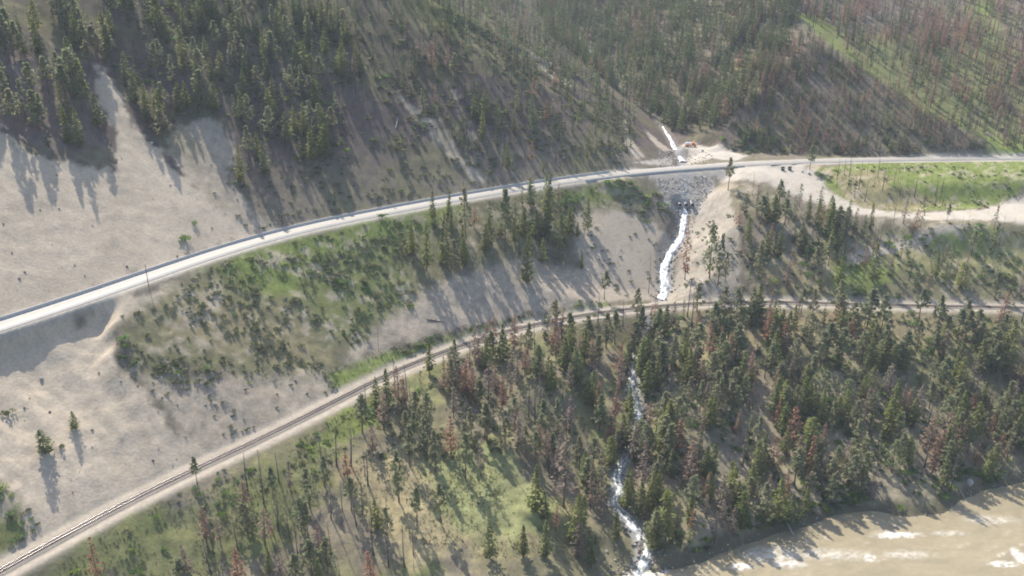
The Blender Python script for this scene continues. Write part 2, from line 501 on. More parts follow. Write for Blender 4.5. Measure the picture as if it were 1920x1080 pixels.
# ------------------------------------------------------------------ object helpers
def mesh_from(name, V, Fc, mats, midx=None, smooth_shade=False, col=None):
    me = bpy.data.meshes.new(name)
    V = np.ascontiguousarray(V, np.float32)
    if isinstance(Fc, np.ndarray):
        n, k = Fc.shape
        me.vertices.add(len(V))
        me.vertices.foreach_set("co", V.ravel())
        me.loops.add(n * k)
        me.loops.foreach_set("vertex_index", Fc.astype(np.int32).ravel())
        me.polygons.add(n)
        me.polygons.foreach_set("loop_start", np.arange(0, n * k, k, dtype=np.int32))
        me.polygons.foreach_set("loop_total", np.full(n, k, np.int32))
        me.update(calc_edges=True)
    else:
        me.from_pydata(V.tolist(), [], Fc)
        me.update()
    for m in mats:
        me.materials.append(m)
    if midx is not None:
        me.polygons.foreach_set("material_index", np.asarray(midx, np.int32))
    if smooth_shade:
        me.polygons.foreach_set("use_smooth", np.ones(len(me.polygons), bool))
    if col is not None:
        a = me.color_attributes.new("Col", 'FLOAT_COLOR', 'POINT')
        a.data.foreach_set("color", np.ascontiguousarray(np.c_[col, np.ones(len(col))], np.float32).ravel())
    return me


def link(name, data, parent=None, **props):
    o = bpy.data.objects.new(name, data)
    COL.objects.link(o)
    if parent is not None:
        o.parent = parent
    for k, v in props.items():
        if v is not None:
            o[k] = v
    return o


def thing(name, label, category, loc=(0, 0, 0), rotz=0.0, group=None, data=None):
    o = link(name, data, label=label, category=category, group=group)
    o.location = loc
    o.rotation_euler = (0, 0, rotz)
    return o


class MB:
    """collects simple shapes into one mesh"""

    def __init__(self):
        self.v, self.f = [], []

    def add(self, v, f):
        o = len(self.v)
        self.v += [tuple(p) for p in v]
        self.f += [tuple(i + o for i in q) for q in f]

    def box(self, c, s, bev=0.0, rot=None):
        x, y, z = s[0] / 2, s[1] / 2, s[2] / 2
        b = bm = bmesh.new()
        bmesh.ops.create_cube(bm, size=1.0, matrix=Matrix.Diagonal((s[0], s[1], s[2], 1)))
        if bev:
            bmesh.ops.bevel(bm, geom=bm.edges[:], offset=bev, segments=2, affect='EDGES', profile=0.6)
        R = rot or Matrix.Identity(3)
        bm.verts.ensure_lookup_table()
        self.add([R @ p.co + Vector(c) for p in bm.verts], [[q.index for q in f.verts] for f in bm.faces])
        bm.free()

    def tube(self, P, R, n=8, caps=True):
        """a tube through points P with radii R"""
        P = [Vector(p) for p in P]
        rings = []
        for i, p in enumerate(P):
            d = (P[min(i + 1, len(P) - 1)] - P[max(i - 1, 0)]).normalized()
            a = d.orthogonal().normalized()
            b = d.cross(a)
            rings.append([p + (a * math.cos(2 * math.pi * k / n) + b * math.sin(2 * math.pi * k / n)) * R[i] for k in range(n)])
        v = [q for r in rings for q in r]
        f = [(i * n + k, i * n + (k + 1) % n, (i + 1) * n + (k + 1) % n, (i + 1) * n + k) for i in range(len(P) - 1) for k in range(n)]
        if caps:
            f += [tuple(range(n - 1, -1, -1)), tuple((len(P) - 1) * n + k for k in range(n))]
        self.add(v, f)

    def mesh(self, name, mat, smooth_shade=False):
        return mesh_from(name, np.array(self.v), self.f, [mat], None, smooth_shade)

    def obj(self, name, mat, parent=None, smooth_shade=False, **props):
        return link(name, self.mesh(name, mat, smooth_shade), parent, **props)


# ------------------------------------------------------------------ the ground: colours by what grows or lies there
SAND, SANDY, DIRT = np.array((0.455, 0.382, 0.292)), np.array((0.37, 0.312, 0.245)), np.array((0.19, 0.162, 0.125))
GRASS, DRY, OLIVE = np.array((0.165, 0.20, 0.058)), np.array((0.29, 0.24, 0.14)), np.array((0.165, 0.155, 0.085))
GRAVEL, LITTER, GREY = np.array((0.42, 0.38, 0.325)), np.array((0.145, 0.128, 0.085)), np.array((0.29, 0.28, 0.27))
PAINT = [
    # the great sand slide above the highway and the bare slope beside it
    (SAND, 3, 1.0, [(-200, 180), (0, 225), (40, 285), (150, 312), (215, 318), (222, 260), (185, 190), (175, 125), (205, 130), (240, 215), (300, 290), (345, 335), (400, 390), (470, 440), (350, 482), (0, 604), (-250, 700)]),
    (SANDY, 4, 0.85, [(300, 285), (330, 228), (420, 228), (450, 290), (430, 330), (500, 420), (560, 425), (480, 440), (380, 370)]),
    (SANDY * 0.85, 9, 0.6, [(-100, 60), (60, 60), (170, 120), (190, 240), (200, 310), (130, 300), (40, 280), (-100, 220)]),
    # the sand below the highway
    (SAND, 3, 1.0, [(-250, 700), (0, 632), (200, 570), (300, 535), (350, 525), (300, 575), (215, 615), (225, 690), (270, 740), (330, 800), (400, 850), (330, 900), (180, 975), (60, 1040), (-100, 1100), (-250, 900)]),
    (SANDY, 6, 0.75, [(330, 800), (270, 700), (380, 690), (520, 700), (640, 690), (600, 750), (480, 820), (400, 850)]),
    (SANDY, 5, 0.9, [(640, 690), (660, 640), (770, 555), (850, 515), (1000, 480), (1090, 505), (1200, 520), (1225, 555), (1140, 572), (900, 608), (740, 655)]),
    (SANDY * 1.08, 3, 1.0, [(1070, 400), (1160, 385), (1215, 410), (1265, 455), (1240, 520), (1225, 560), (1140, 566), (1090, 510)]),
    (SANDY * np.array((0.92, 0.96, 1.0)), 3, 1.0, [(1325, 335), (1365, 360), (1385, 420), (1395, 500), (1370, 540), (1400, 560), (1250, 566), (1262, 500), (1290, 440), (1305, 380)]),
    # grassy ground
    (OLIVE, 6, 0.9, [(215, 615), (330, 530), (500, 455), (700, 408), (1000, 358), (1190, 330), (1230, 360), (1180, 390), (1070, 400), (1000, 480), (850, 515), (770, 555), (660, 640), (640, 690), (520, 700), (330, 720), (240, 690)]),
    (GRASS * 0.85, 8, 0.6, [(400, 505), (560, 460), (770, 420), (770, 555), (700, 620), (640, 640), (560, 560), (440, 560)]),
    (DRY, 6, 0.6, [(330, 560), (440, 560), (560, 620), (640, 680), (560, 700), (420, 660), (330, 620)]),
    (GRASS, 4, 0.95, [(385, 505), (520, 452), (700, 409), (870, 378), (870, 400), (770, 440), (650, 470), (560, 500), (560, 550), (510, 560), (450, 520)]),
    (GRASS * 0.95, 4, 0.8, [(1000, 362), (1110, 345), (1180, 350), (1130, 380), (1040, 385)]),
    (GRASS * 1.2, 2.5, 0.95, [(610, 700), (740, 655), (900, 612), (1140, 568), (1150, 576), (1040, 594), (930, 616), (830, 648), (740, 686), (640, 735)]),
    (GRASS * 0.9, 4, 0.9, [(560, 835), (640, 780), (700, 745), (720, 790), (640, 840), (580, 860)]),
    (GRASS * 0.8, 5, 0.5, [(200, 1010), (400, 920), (540, 850), (640, 850), (560, 1000), (420, 1080), (100, 1090)]),
    (DRY * 1.1, 6, 0.85, [(640, 880), (760, 830), (860, 850), (980, 900), (1090, 960), (1060, 1030), (880, 1040), (760, 1040), (680, 960)]),
    (np.array((0.22, 0.235, 0.105)), 7, 0.85, [(780, 850), (930, 840), (1030, 920), (1060, 1000), (960, 1030), (850, 1000)]),
    (GRASS * 0.6, 4, 0.9, [(-120, 920), (0, 910), (45, 960), (65, 1000), (0, 1050), (-120, 1080)]),
    (DRY, 5, 0.8, [(1290, 680), (1340, 610), (1500, 585), (1900, 590), (1900, 640), (1600, 640), (1420, 640), (1340, 720)]),
    (SANDY, 5, 0.8, [(1560, 610), (1640, 640), (1720, 700), (1660, 720), (1580, 670)]),
    (OLIVE, 8, 0.6, [(1620, 640), (1920, 620), (1950, 880), (1700, 880), (1400, 800)]),
    (SANDY * 0.85, 8, 0.45, [(1300, 720), (1600, 720), (1920, 780), (1920, 900), (1600, 950), (1300, 1040)]),
    (GRASS * 1.05, 3, 1.0, [(1530, 318), (1620, 305), (1930, 303), (1990, 320), (1925, 352), (1830, 392), (1700, 396), (1600, 385), (1545, 350)]),
    (DRY * 0.9, 7, 0.8, [(1550, 325), (1640, 318), (1700, 335), (1680, 345), (1790, 380), (1700, 396), (1600, 385)]),
    (OLIVE, 5, 0.85, [(1400, 480), (1560, 440), (1800, 420), (1930, 430), (1930, 565), (1450, 562)]),
    (GRASS * 1.1, 5, 0.9, [(1550, 495), (1640, 480), (1700, 500), (1660, 545), (1550, 545)]),
    (DRY, 6, 0.7, [(1400, 500), (1480, 490), (1560, 480), (1560, 555), (1410, 555)]),
    (np.array((0.25, 0.24, 0.11)), 6, 0.7, [(1640, 440), (1930, 430), (1930, 520), (1760, 530), (1660, 500)]),
    (GRASS * 1.1, 4, 0.9, [(1740, 440), (1870, 425), (1860, 470), (1760, 480)]),
    (GRAVEL * 0.85, 2, 0.9, [(1590, 480), (1720, 440), (1820, 420), (1800, 435), (1640, 480), (1600, 500)]),
    # gravel: pull-out, side track, lot, shoulders of the creek crossing
    (GRAVEL, 2.5, 1.0, [(1130, 326), (1300, 318), (1380, 313), (1500, 309), (1535, 325), (1560, 362), (1610, 388), (1700, 400), (1830, 394), (1960, 352), (1990, 420), (1920, 425), (1830, 412), (1720, 412), (1600, 402), (1500, 372), (1440, 345), (1340, 335), (1240, 340)]),
    (GRAVEL * 1.02, 1.5, 1.0, [(1150, 320), (1200, 304), (1240, 296), (1262, 296), (1262, 312)]),
    (GRAVEL, 1.5, 1.0, [(1285, 310), (1290, 290), (1270, 272), (1300, 268), (1350, 272), (1400, 292), (1380, 302)]),
    (np.array((0.37, 0.335, 0.29)), 1.5, 1.0, [(1222, 332), (1290, 327), (1342, 329), (1338, 360), (1314, 398), (1256, 398), (1240, 372)]),
    # green grass and streaks of bare tan soil on the hills
    (OLIVE * 1.05, 8, 0.8, [(620, -20), (900, -20), (980, 80), (1060, 150), (1000, 170), (900, 130), (800, 200), (720, 170), (640, 90)]),
    (GRASS * 0.9, 5, 0.75, [(740, -20), (830, -20), (880, 50), (850, 70), (780, 40)]),
    (SANDY, 3, 0.9, [(728, 165), (742, 165), (830, 240), (870, 300), (915, 335), (890, 342), (850, 300), (800, 250)]),
    (SANDY, 3, 0.8, [(840, 155), (855, 160), (880, 220), (905, 290), (895, 300), (865, 230)]),
    (SANDY * 1.05, 3, 0.9, [(985, 95), (1010, 100), (1070, 160), (1060, 165), (1010, 125)]),
    (SANDY * 1.1, 2, 0.95, [(1160, 225), (1172, 225), (1185, 265), (1210, 298), (1190, 300), (1170, 265)]),
    (SANDY * 1.1, 2, 0.95, [(1205, 238), (1225, 255), (1255, 280), (1250, 290), (1225, 270)]),
    (GRASS * 1.15, 8, 0.95, [(1490, 30), (1540, 30), (1620, 110), (1740, 180), (1830, 240), (1930, 270), (1930, 290), (1870, 285), (1780, 232), (1690, 180), (1590, 112)]),
    (GRASS * 1.3, 6, 1.0, [(1820, 0), (1860, -20), (1880, 100), (1900, 150), (1860, 160), (1830, 80)]),
    (np.array((0.185, 0.20, 0.08)), 9, 0.9, [(1540, 60), (1800, 60), (1930, 100), (1930, 275), (1800, 235), (1640, 130)]),
]


def build_ground():
    # rows closer together near the camera, so that the relief is equally fine everywhere
    ys = 60.0 * np.exp(np.linspace(0, math.log(1340 / 60.0), 720))
    us = np.linspace(-1.0, 1.0, 600)
    U, Yg = np.meshgrid(us, ys)
    X = U * (0.78 * Yg + 75) + 0.06 * Yg
    X = np.clip(X, RX0 + 2, RX1 - 2)
    Y = Yg
    Z = height(X, Y)
    dr, dl, dv = sample(F['road'], X, Y), sample(F['rail'], X, Y), sample(F['riv'], X, Y)
    dc, sc = sample(F['crk'], X, Y), sample(F['crks'], X, Y)
    n1, n2, n3 = fbm(X / 25, Y / 25, 81, 4), fbm(X / 6, Y / 6, 82, 3), fbm(X / 60, Y / 60, 83, 3)
    L = lambda a, b, w: a + (b - a) * w[..., None]
    col = np.broadcast_to(DIRT, X.shape + (3,)).copy()
    col = L(col, np.array((0.27, 0.225, 0.15)), 0.7 * (dl < 0) * smooth(-0.5, 0.3, n2))
    col = L(col, LITTER, smooth(-0.1, 0.5, n1))
    col = L(col, OLIVE, 0.75 * smooth(0.0, 0.5, n3 + 0.4 * n2 + 0.3 * (dl < 0)))
    col = L(col, GRASS, 0.5 * smooth(0.15, 0.6, n1 - n3 + 0.3 * n2) * (dl < 0))
    col = L(col, DRY, 0.45 * smooth(0.1, 0.6, n2 + 0.5 * n1) * (dl < 0))
    for c, w, k, poly in PAINT:
        sd = inside(area_of(poly), X, Y)
        e = sd + w * (1.3 * n2 + 1.2 * n1)
        m = k * smooth(-w * 0.6, w * 0.6, e)
        col = L(col, c, m)
    n4 = fbm(X / 3.2, Y / 3.2, 84, 3)
    mid = (dr < -8) & (dl > 7)
    sr = sample(F['roads'], X, Y)
    streak = perlin(sr / 4.5 + 0.9 * perlin(dr / 30, sr / 30, 24), dr / 60, 26)
    bare = (col[..., 0] > 0.36) & (np.abs(dr) > 8)
    col *= (1 + (0.09 * n4 + 0.10 * streak * mid + 0.08 * n1) * bare)[..., None]
    col = L(col, OLIVE * 0.9, 0.55 * smooth(0.25, 0.7, n4 + 0.6 * n2) * bare * (mid & (X > -70)))
    col = L(col, SANDY * 0.9, 0.75 * smooth(0.05, 0.55, n2 + 0.7 * n1) * mid)
    col = L(col, LITTER, 0.28 * smooth(0.1, 0.6, n4 - 0.5 * n1) * ((dl < -7) | (dr > 8)) * (col[..., 0] < 0.33))
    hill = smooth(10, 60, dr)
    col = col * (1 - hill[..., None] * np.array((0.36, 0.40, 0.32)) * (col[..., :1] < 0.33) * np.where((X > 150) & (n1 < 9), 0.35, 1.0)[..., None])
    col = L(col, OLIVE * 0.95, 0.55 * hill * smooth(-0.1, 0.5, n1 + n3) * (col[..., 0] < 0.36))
    col *= (1 + 0.38 * n4 * (col[..., 0] < 0.36))[..., None]
    # riprap and wet rock by the creek, gravel along the highway, ballast colours along the railway
    col = L(col, GREY * 1.15, (1 - smooth(2.0, 5.0, np.abs(dc) + 1.5 * n2)) * (dv > 0) * np.where(sc > INLET_S - 25, 0.9, 0.25))
    col = L(col, GRAVEL * 0.95, 1 - smooth(6.6, 8.6, np.abs(dr) + 0.8 * n2))
    col = L(col, np.array((0.31, 0.275, 0.225)), 1 - smooth(6.0, 8.5, np.abs(dl) + 1.2 * n2))
    col = L(col, LITTER * 0.8, (1 - smooth(1.5, 6, dv + 2.5 * n2)) * (dv > -3))
    col *= (1 + 0.16 * n2 + 0.10 * n1)[..., None]
    nr, nc = X.shape
    idx = np.arange(nr * nc).reshape(nr, nc)
    Fc = np.stack([idx[:-1, :-1], idx[:-1, 1:], idx[1:, 1:], idx[1:, :-1]], -1).reshape(-1, 4)
    V = np.stack([X, Y, Z], -1).reshape(-1, 3)
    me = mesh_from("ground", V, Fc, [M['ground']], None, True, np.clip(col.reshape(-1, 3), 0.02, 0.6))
    return link("ground", me, kind='structure')


build_ground()


# ------------------------------------------------------------------ highway, railway, creek, river
def frames(P):
    d = np.gradient(P[:, :2], axis=0)
    d /= np.linalg.norm(d, axis=1)[:, None]
    return d, np.stack([-d[:, 1], d[:, 0]], -1)          # travel, left


def ribbon(P, offs, zs):
    """a strip along P: one column of vertices per offset to the left, raised by zs"""
    d, n = frames(P)
    V = np.concatenate([np.c_[P[:, :2] + n * o, P[:, 2] + z] for o, z in zip(offs, zs)])
    m, k = len(P), len(offs)
    idx = np.arange(m * k).reshape(k, m)
    Fc = np.stack([idx[1:, :-1], idx[1:, 1:], idx[:-1, 1:], idx[:-1, :-1]], -1).reshape(-1, 4)
    return V, Fc


ROADF = catmull(ROAD, 3.0)
keep = (ROADF[:, 1] > 60) & (ROADF[:, 0] < 840)
ROADF = ROADF[keep]
V, Fc = ribbon(ROADF, [-5.3, -5.2, 0, 5.2, 5.3], [-0.12, 0.07, 0.12, 0.07, -0.12])
link("highway", mesh_from("highway", V, Fc[:, ::-1], [M['asphalt']]), kind='structure')
for nm, o, mt in (("edge_line", -4.15, 'paint_white'), ("edge_line", 4.15, 'paint_white'), ("centre_line", 0.14, 'paint_yellow'), ("centre_line", -0.14, 'paint_yellow')):
    V, Fc = ribbon(ROADF, [o - 0.06, o + 0.06], [0.12 - abs(o) * 0.0096 + 0.006] * 2)
    link(nm, mesh_from(nm, V, Fc[:, ::-1], [M[mt]]), kind='structure')

RAILF = catmull(RAIL, 2.0)
RAILF = RAILF[(RAILF[:, 1] > 60) & (RAILF[:, 0] < 840)]


def build_railway():
    t = thing("railway_track", "single railway track on brown ballast curving along the foot of the sand slope", "railway track")
    # ballast bed with its stones' unevenness
    offs = [-3.4, -2.6, -1.7, -1.3, 0, 1.3, 1.7, 2.6, 3.4]
    zs = [-0.45, 0.05, 0.33, 0.36, 0.34, 0.36, 0.33, 0.05, -0.45]
    V, Fc = ribbon(RAILF, offs, zs)
    V[:, 2] += 0.05 * fbm(V[:, 0] / 1.3, V[:, 1] / 1.3, 91, 2)
    o_ = np.repeat(np.abs(offs), len(RAILF))
    nb = fbm(V[:, 0] / 5, V[:, 1] / 5, 92, 3)
    c = np.where((o_ < 1.5)[:, None], np.array((0.155, 0.125, 0.11)), np.array((0.235, 0.208, 0.175))) * (1 + 0.2 * nb)[:, None]
    link("ballast", mesh_from("ballast", V, Fc[:, ::-1], [M['ballast']], None, True, c), t)
    d, n = frames(RAILF)
    for s in (-1, 1):
        o = s * 0.752
        prof = [(-0.07, 0.50), (-0.02, 0.52), (-0.02, 0.60), (-0.045, 0.61), (-0.045, 0.665), (0.045, 0.665), (0.045, 0.61), (0.02, 0.60), (0.02, 0.52), (0.07, 0.50)]
        V, Fc = ribbon(RAILF, [o + p for p, _ in prof], [q for _, q in prof])
        me = mesh_from("rail", V, Fc[:, ::-1], [M['steel'], M['rust']], np.repeat([1, 1, 1, 1, 0, 1, 1, 1, 1], len(RAILF) - 1))
        link("rail", me, t)
    # sleepers: below a pixel apart, one joined part
    P = catmull(RAIL, 0.62)
    P = P[(P[:, 1] > 150) & (P[:, 0] < 420)]
    d, n = frames(P)
    B = np.array([(sx, sy, sz) for sx in (-0.11, 0.11) for sy in (-1.3, 1.3) for sz in (0.30, 0.50)])
    fb = np.array([(0, 1, 3, 2), (4, 6, 7, 5), (0, 4, 5, 1), (2, 3, 7, 6), (1, 5, 7, 3)])
    V = np.concatenate([np.c_[P[:, :2] + d * b[0] + n * b[1], P[:, 2] + b[2]] for b in B])
    m = len(P)
    Fc = np.concatenate([q * m + np.arange(m)[:, None] for q in fb])
    so = link("sleepers", mesh_from("sleepers", V, Fc, [M['sleeper']]), t)
    so["kind"] = 'stuff'


build_railway()
# service track of pale dirt on the river side of the line
seg = RAILF[(RAILF[:, 0] < 60)]
V, Fc = ribbon(seg, [-6.2, -5.6, -4.4, -3.9], [-0.16, 0.0, 0.0, -0.1])
V[:, 2] += 0.06 * fbm(V[:, 0] / 3, V[:, 1] / 3, 93, 2)
link("service_track", mesh_from("service_track", V, Fc[:, ::-1], [principled('pale_dirt', (0.33, 0.285, 0.235), 0.95, 0.25, 0.4, 0.05)], None, True), kind='structure')


def build_creek(name, P, w0, w1, seed, foam_level):
    P = catmull(P, 0.8)
    n = len(P)
    k = 15
    s = np.arange(n) * 0.8
    offs = np.linspace(-1, 1, k)
    d, nn = frames(P)
    d, nn = relax(d, 6), relax(nn, 6)
    half = np.linspace(w0, w1, n) * (1 + 0.30 * fbm(s / 9, s * 0, seed, 3))
    shift = 0.5 * perlin(s / 6, s * 0, seed + 1)
    O = offs[:, None] * half * (1 + 0.2 * fbm(s[None] / 4, offs[:, None] * 2, seed + 3, 2)) + shift
    X, Y = P[:, 0] + nn[:, 0] * O, P[:, 1] + nn[:, 1] * O
    rough = fbm(s[None] / 2.6, O / 1.1, seed + 5, 3)
    Z = P[:, 2] + 0.30 + 0.45 * rough - 0.7 * np.abs(offs[:, None]) ** 4
    f = smooth(-0.35, 0.25, rough + foam_level + 0.45 * fbm(s[None] / 9, O / 3, seed + 6, 2))
    dark = np.array((0.22, 0.235, 0.22))
    col = dark + (np.array((0.74, 0.755, 0.75)) - dark) * f[..., None]
    idx = np.arange(n * k).reshape(k, n)
    Fc = np.stack([idx[:-1, :-1], idx[:-1, 1:], idx[1:, 1:], idx[1:, :-1]], -1).reshape(-1, 4)
    link(name, mesh_from(name, np.stack([X, Y, Z], -1).reshape(-1, 3), Fc, [M['creek']], None, True, col.reshape(-1, 3)), kind='structure')


build_creek("creek", CU[1:4], 0.9, 1.4, 104, -0.25)
build_creek("creek", CU[6:], 0.7, 2.5, 101, 0.0)
build_creek("creek", CM, 1.9, 2.6, 111, 0.10)
build_creek("creek", CL, 1.4, 2.2, 121, -0.12)


def build_river():
    xs, ys = np.arange(-300, 460, 1.0), np.concatenate([np.arange(-60, 200, 6.0), np.arange(200, 372, 0.9)])
    X, Y = np.meshgrid(xs, ys)
    dv, sv = sample(F['riv'], X, Y), sample(F['rivs'], X, Y)
    d = -dv
    chop = fbm(sv / 7 + 0.4 * perlin(d / 9, sv / 30, 5), d / 3.5, 131, 3)
    big = fbm(sv / 26, d / 13, 133, 3)
    Z = 0.20 * chop + 0.25 * big * smooth(3, 20, d)
    foam = 0.5 * smooth(0.45, 0.85, chop + 0.7 * big)
    for (a, b, rw, rh, k) in ((1680, 1003, 55, 7, .85), (1655, 1000, 18, 6, .6), (1880, 1058, 36, 6, .9), (1912, 1043, 12, 16, 1), (1390, 1062, 24, 8, .9), (1450, 1040, 70, 20, .5), (1560, 1040, 100, 14, .35), (1480, 1058, 40, 8, .7),
                          (1630, 1046, 14, 8, .8), (1230, 1058, 34, 24, .9), (1210, 1080, 40, 20, .8), (1700, 1040, 60, 10, .4), (1860, 975, 60, 10, .35), (1780, 1000, 40, 6, .4)):
        c = at_z(float(a), float(b), 0.0)
        ex, ey = at_z(float(a + rw), float(b), 0.0) - c, at_z(float(a), float(b + rh), 0.0) - c
        r = np.hypot((X - c[0]) / np.linalg.norm(ex), (Y - c[1]) / np.linalg.norm(ey))
        foam = np.maximum(foam, k * (1 - smooth(0.35, 1.1, r + 0.55 * chop)) * smooth(-0.5, 0.35, chop + 0.5 * k))
        Z = Z + 0.45 * k * (1 - smooth(0, 1.1, r)) * (0.6 + chop)
    foam = np.clip(foam * smooth(-0.35, 0.35, fbm(X / 2.0 + Y / 9, Y / 1.2, 137, 3) + 0.12), 0, 1)
    mud = np.array((0.275, 0.23, 0.145)) * (1 + 0.16 * big + 0.12 * chop)[..., None]
    col = mud + (np.array((0.82, 0.80, 0.76)) - mud) * foam[..., None]
    nr, nc = X.shape
    idx = np.arange(nr * nc).reshape(nr, nc)
    Fc = np.stack([idx[:-1, :-1], idx[:-1, 1:], idx[1:, 1:], idx[1:, :-1]], -1).reshape(-1, 4)
    m = (dv < 9)[:-1, :-1].ravel()
    link("river", mesh_from("river", np.stack([X, Y, Z], -1).reshape(-1, 3), Fc[m], [M['river']], None, True, col.reshape(-1, 3)), kind='structure')


build_river()

# ------------------------------------------------------------------ haze in the valley air
mh, hn, hl = nodes_of("haze")
ho, hv = hn.new("ShaderNodeOutputMaterial"), hn.new("ShaderNodeVolumePrincipled")
hv.inputs['Color'].default_value = (0.78, 0.88, 1.0, 1)
hv.inputs['Density'].default_value = 0.00010
hv.inputs['Anisotropy'].default_value = 0.05
hl.new(hv.outputs[0], ho.inputs['Volume'])
hb = MB()
hb.box(((RX0 + RX1) / 2, 630, 157), (RX1 - RX0 + 60, 1560, 325))
hb.obj("haze", mh, kind='stuff')


# ------------------------------------------------------------------ plants: the shapes, each built once
def kites(C, D, L, Wd, roll, r):
    """leaf sprays: flat kites at C along D, lengths L, widths Wd, rolled about their own axis"""
    D = D / np.linalg.norm(D, axis=1)[:, None]
    up = np.tile([0, 0, 1.0], (len(C), 1))
    A = np.cross(D, up)
    A /= np.maximum(np.linalg.norm(A, axis=1), 1e-6)[:, None]
    B = np.cross(A, D)
    c, s = np.cos(roll)[:, None], np.sin(roll)[:, None]
    A = A * c + B * s
    b0 = C - D * L[:, None] * 0.5
    m = C - D * L[:, None] * 0.05
    V = np.stack([b0, m + A * Wd[:, None] * 0.5, C + D * L[:, None] * 0.5, m - A * Wd[:, None] * 0.5], 1).reshape(-1, 3)
    return V, np.arange(len(V)).reshape(-1, 4)


def fir_crown(h, cb, rmax, n, r, thin=1.0, power=0.66):
    u = r.random(n) ** 1.15
    z = h * (cb + (1 - cb) * u)
    lob = r.uniform(0.65, 1.2, 9)
    th = r.uniform(0, 2 * np.pi, n)
    lay = 0.8 + 0.35 * np.sin(z * 3.1 + 2 * np.sin(th))
    R = (rmax * ((1 - u) ** power) * np.minimum(1, 0.72 + 1.6 * u) * lob[(th / (2 * np.pi) * 9).astype(int) % 9] * lay + 0.16) * np.where(u < 0.12, 0.75, 1)
    q = R * np.sqrt(r.uniform(0.12, 1.0, n))
    C = np.c_[q * np.cos(th), q * np.sin(th), z - 0.10 * q]
    dr = r.uniform(-0.75, 0.15, n)
    D = np.c_[np.cos(th) + r.normal(0, .25, n), np.sin(th) + r.normal(0, .25, n), dr]
    L = r.uniform(0.9, 1.75, n) * (0.55 + 0.45 * (1 - u)) * (h / 17) ** 0.5
    return kites(C, D, L, L * r.uniform(0.42, 0.7, n) * thin, r.normal(0, 0.8, n), r)


def pine_crown(h, cb, rx, clumps, per, r, size=1.0):
    Cs, Ds = [], []
    for k in range(clumps):
        u = (k + r.random()) / clumps
        R = rx * (0.30 + 0.95 * math.sin(math.pi * min(1, 0.13 + 0.87 * u) ** 0.8)) * (1 - 0.55 * u)
        th = k * 2.4 + r.normal(0, .5)
        q = R * r.uniform(0.25, 1.0)
        c = np.array([q * math.cos(th), q * math.sin(th), h * (cb + (0.97 - cb) * u)])
        rad = r.uniform(0.65, 1.15) * (1.1 - 0.45 * u) * rx / 2.4
        v = r.normal(0, 1, (per, 3))
        v /= np.linalg.norm(v, axis=1)[:, None]
        Cs.append(c + v * rad * np.array([1, 1, 0.7]) * r.uniform(0.4, 1.0, (per, 1)))
        Ds.append(v + np.array([0, 0, 0.35]))
    C, D = np.concatenate(Cs), np.concatenate(Ds)
    n = len(C)
    L = r.uniform(0.6, 1.1, n) * size
    return kites(C, D, L, L * r.uniform(0.5, 0.8, n), r.uniform(0, 3.14, n), r)


def twig_crown(h, z0, lmax, n, r, w=0.09):
    u = r.random(n) ** 0.9
    th = r.uniform(0, 2 * np.pi, n)
    L = lmax * r.uniform(0.35, 1, n) * (1 - 0.75 * u)
    z = h * (z0 + (0.99 - z0) * u)
    D = np.c_[np.cos(th), np.sin(th), r.uniform(-0.55, 0.25, n)]
    C = np.c_[L * .5 * np.cos(th), L * .5 * np.sin(th), z + L * 0.5 * D[:, 2]]
    return kites(C, D, L, np.full(n, w) * r.uniform(0.7, 1.5, n), r.normal(0, 0.9, n), r)


def trunk_shape(h, rad, r, n=6, lean=0.15, top=0.12):
    k = 5
    b = MB()
    ph, am = r.uniform(0, 6.28), r.uniform(0, lean)
    P = [(am * math.sin(2.2 * i / k) * math.cos(ph), am * math.sin(2.2 * i / k) * math.sin(ph), -0.6 + (h + 0.6) * i / k) for i in range(k + 1)]
    b.tube(P, [rad * (1.35 if i == 0 else 1) * (1 - (1 - top) * i / k) for i in range(k + 1)], n)
    return np.array(b.v), b.f


def bush_shape(r, n, lobes=4, flat=0.75, leaf=0.34):
    C, D = [], []
    for k in range(lobes):
        a, q = r.uniform(0, 6.28), (0 if k == 0 else r.uniform(0.3, 0.65))
        c, rad = np.array([q * math.cos(a), q * math.sin(a), 0.25]), r.uniform(0.4, 0.72)
        m = n // lobes
        v = r.normal(0, 1, (m, 3))
        v[:, 2] = np.abs(v[:, 2]) * 0.9 + 0.02
        v /= np.linalg.norm(v, axis=1)[:, None]
        C.append(c + v * rad * np.array([1, 1, flat]) * r.uniform(0.55, 1.0, (m, 1)))
        D.append(v + np.array([0, 0, 0.5]))
    C, D = np.concatenate(C), np.concatenate(D)
    L = r.uniform(0.7, 1.35, len(C)) * leaf
    return kites(C, D, L, L * 0.7, r.uniform(0, 3.14, len(C)), r)


PROTO = {}


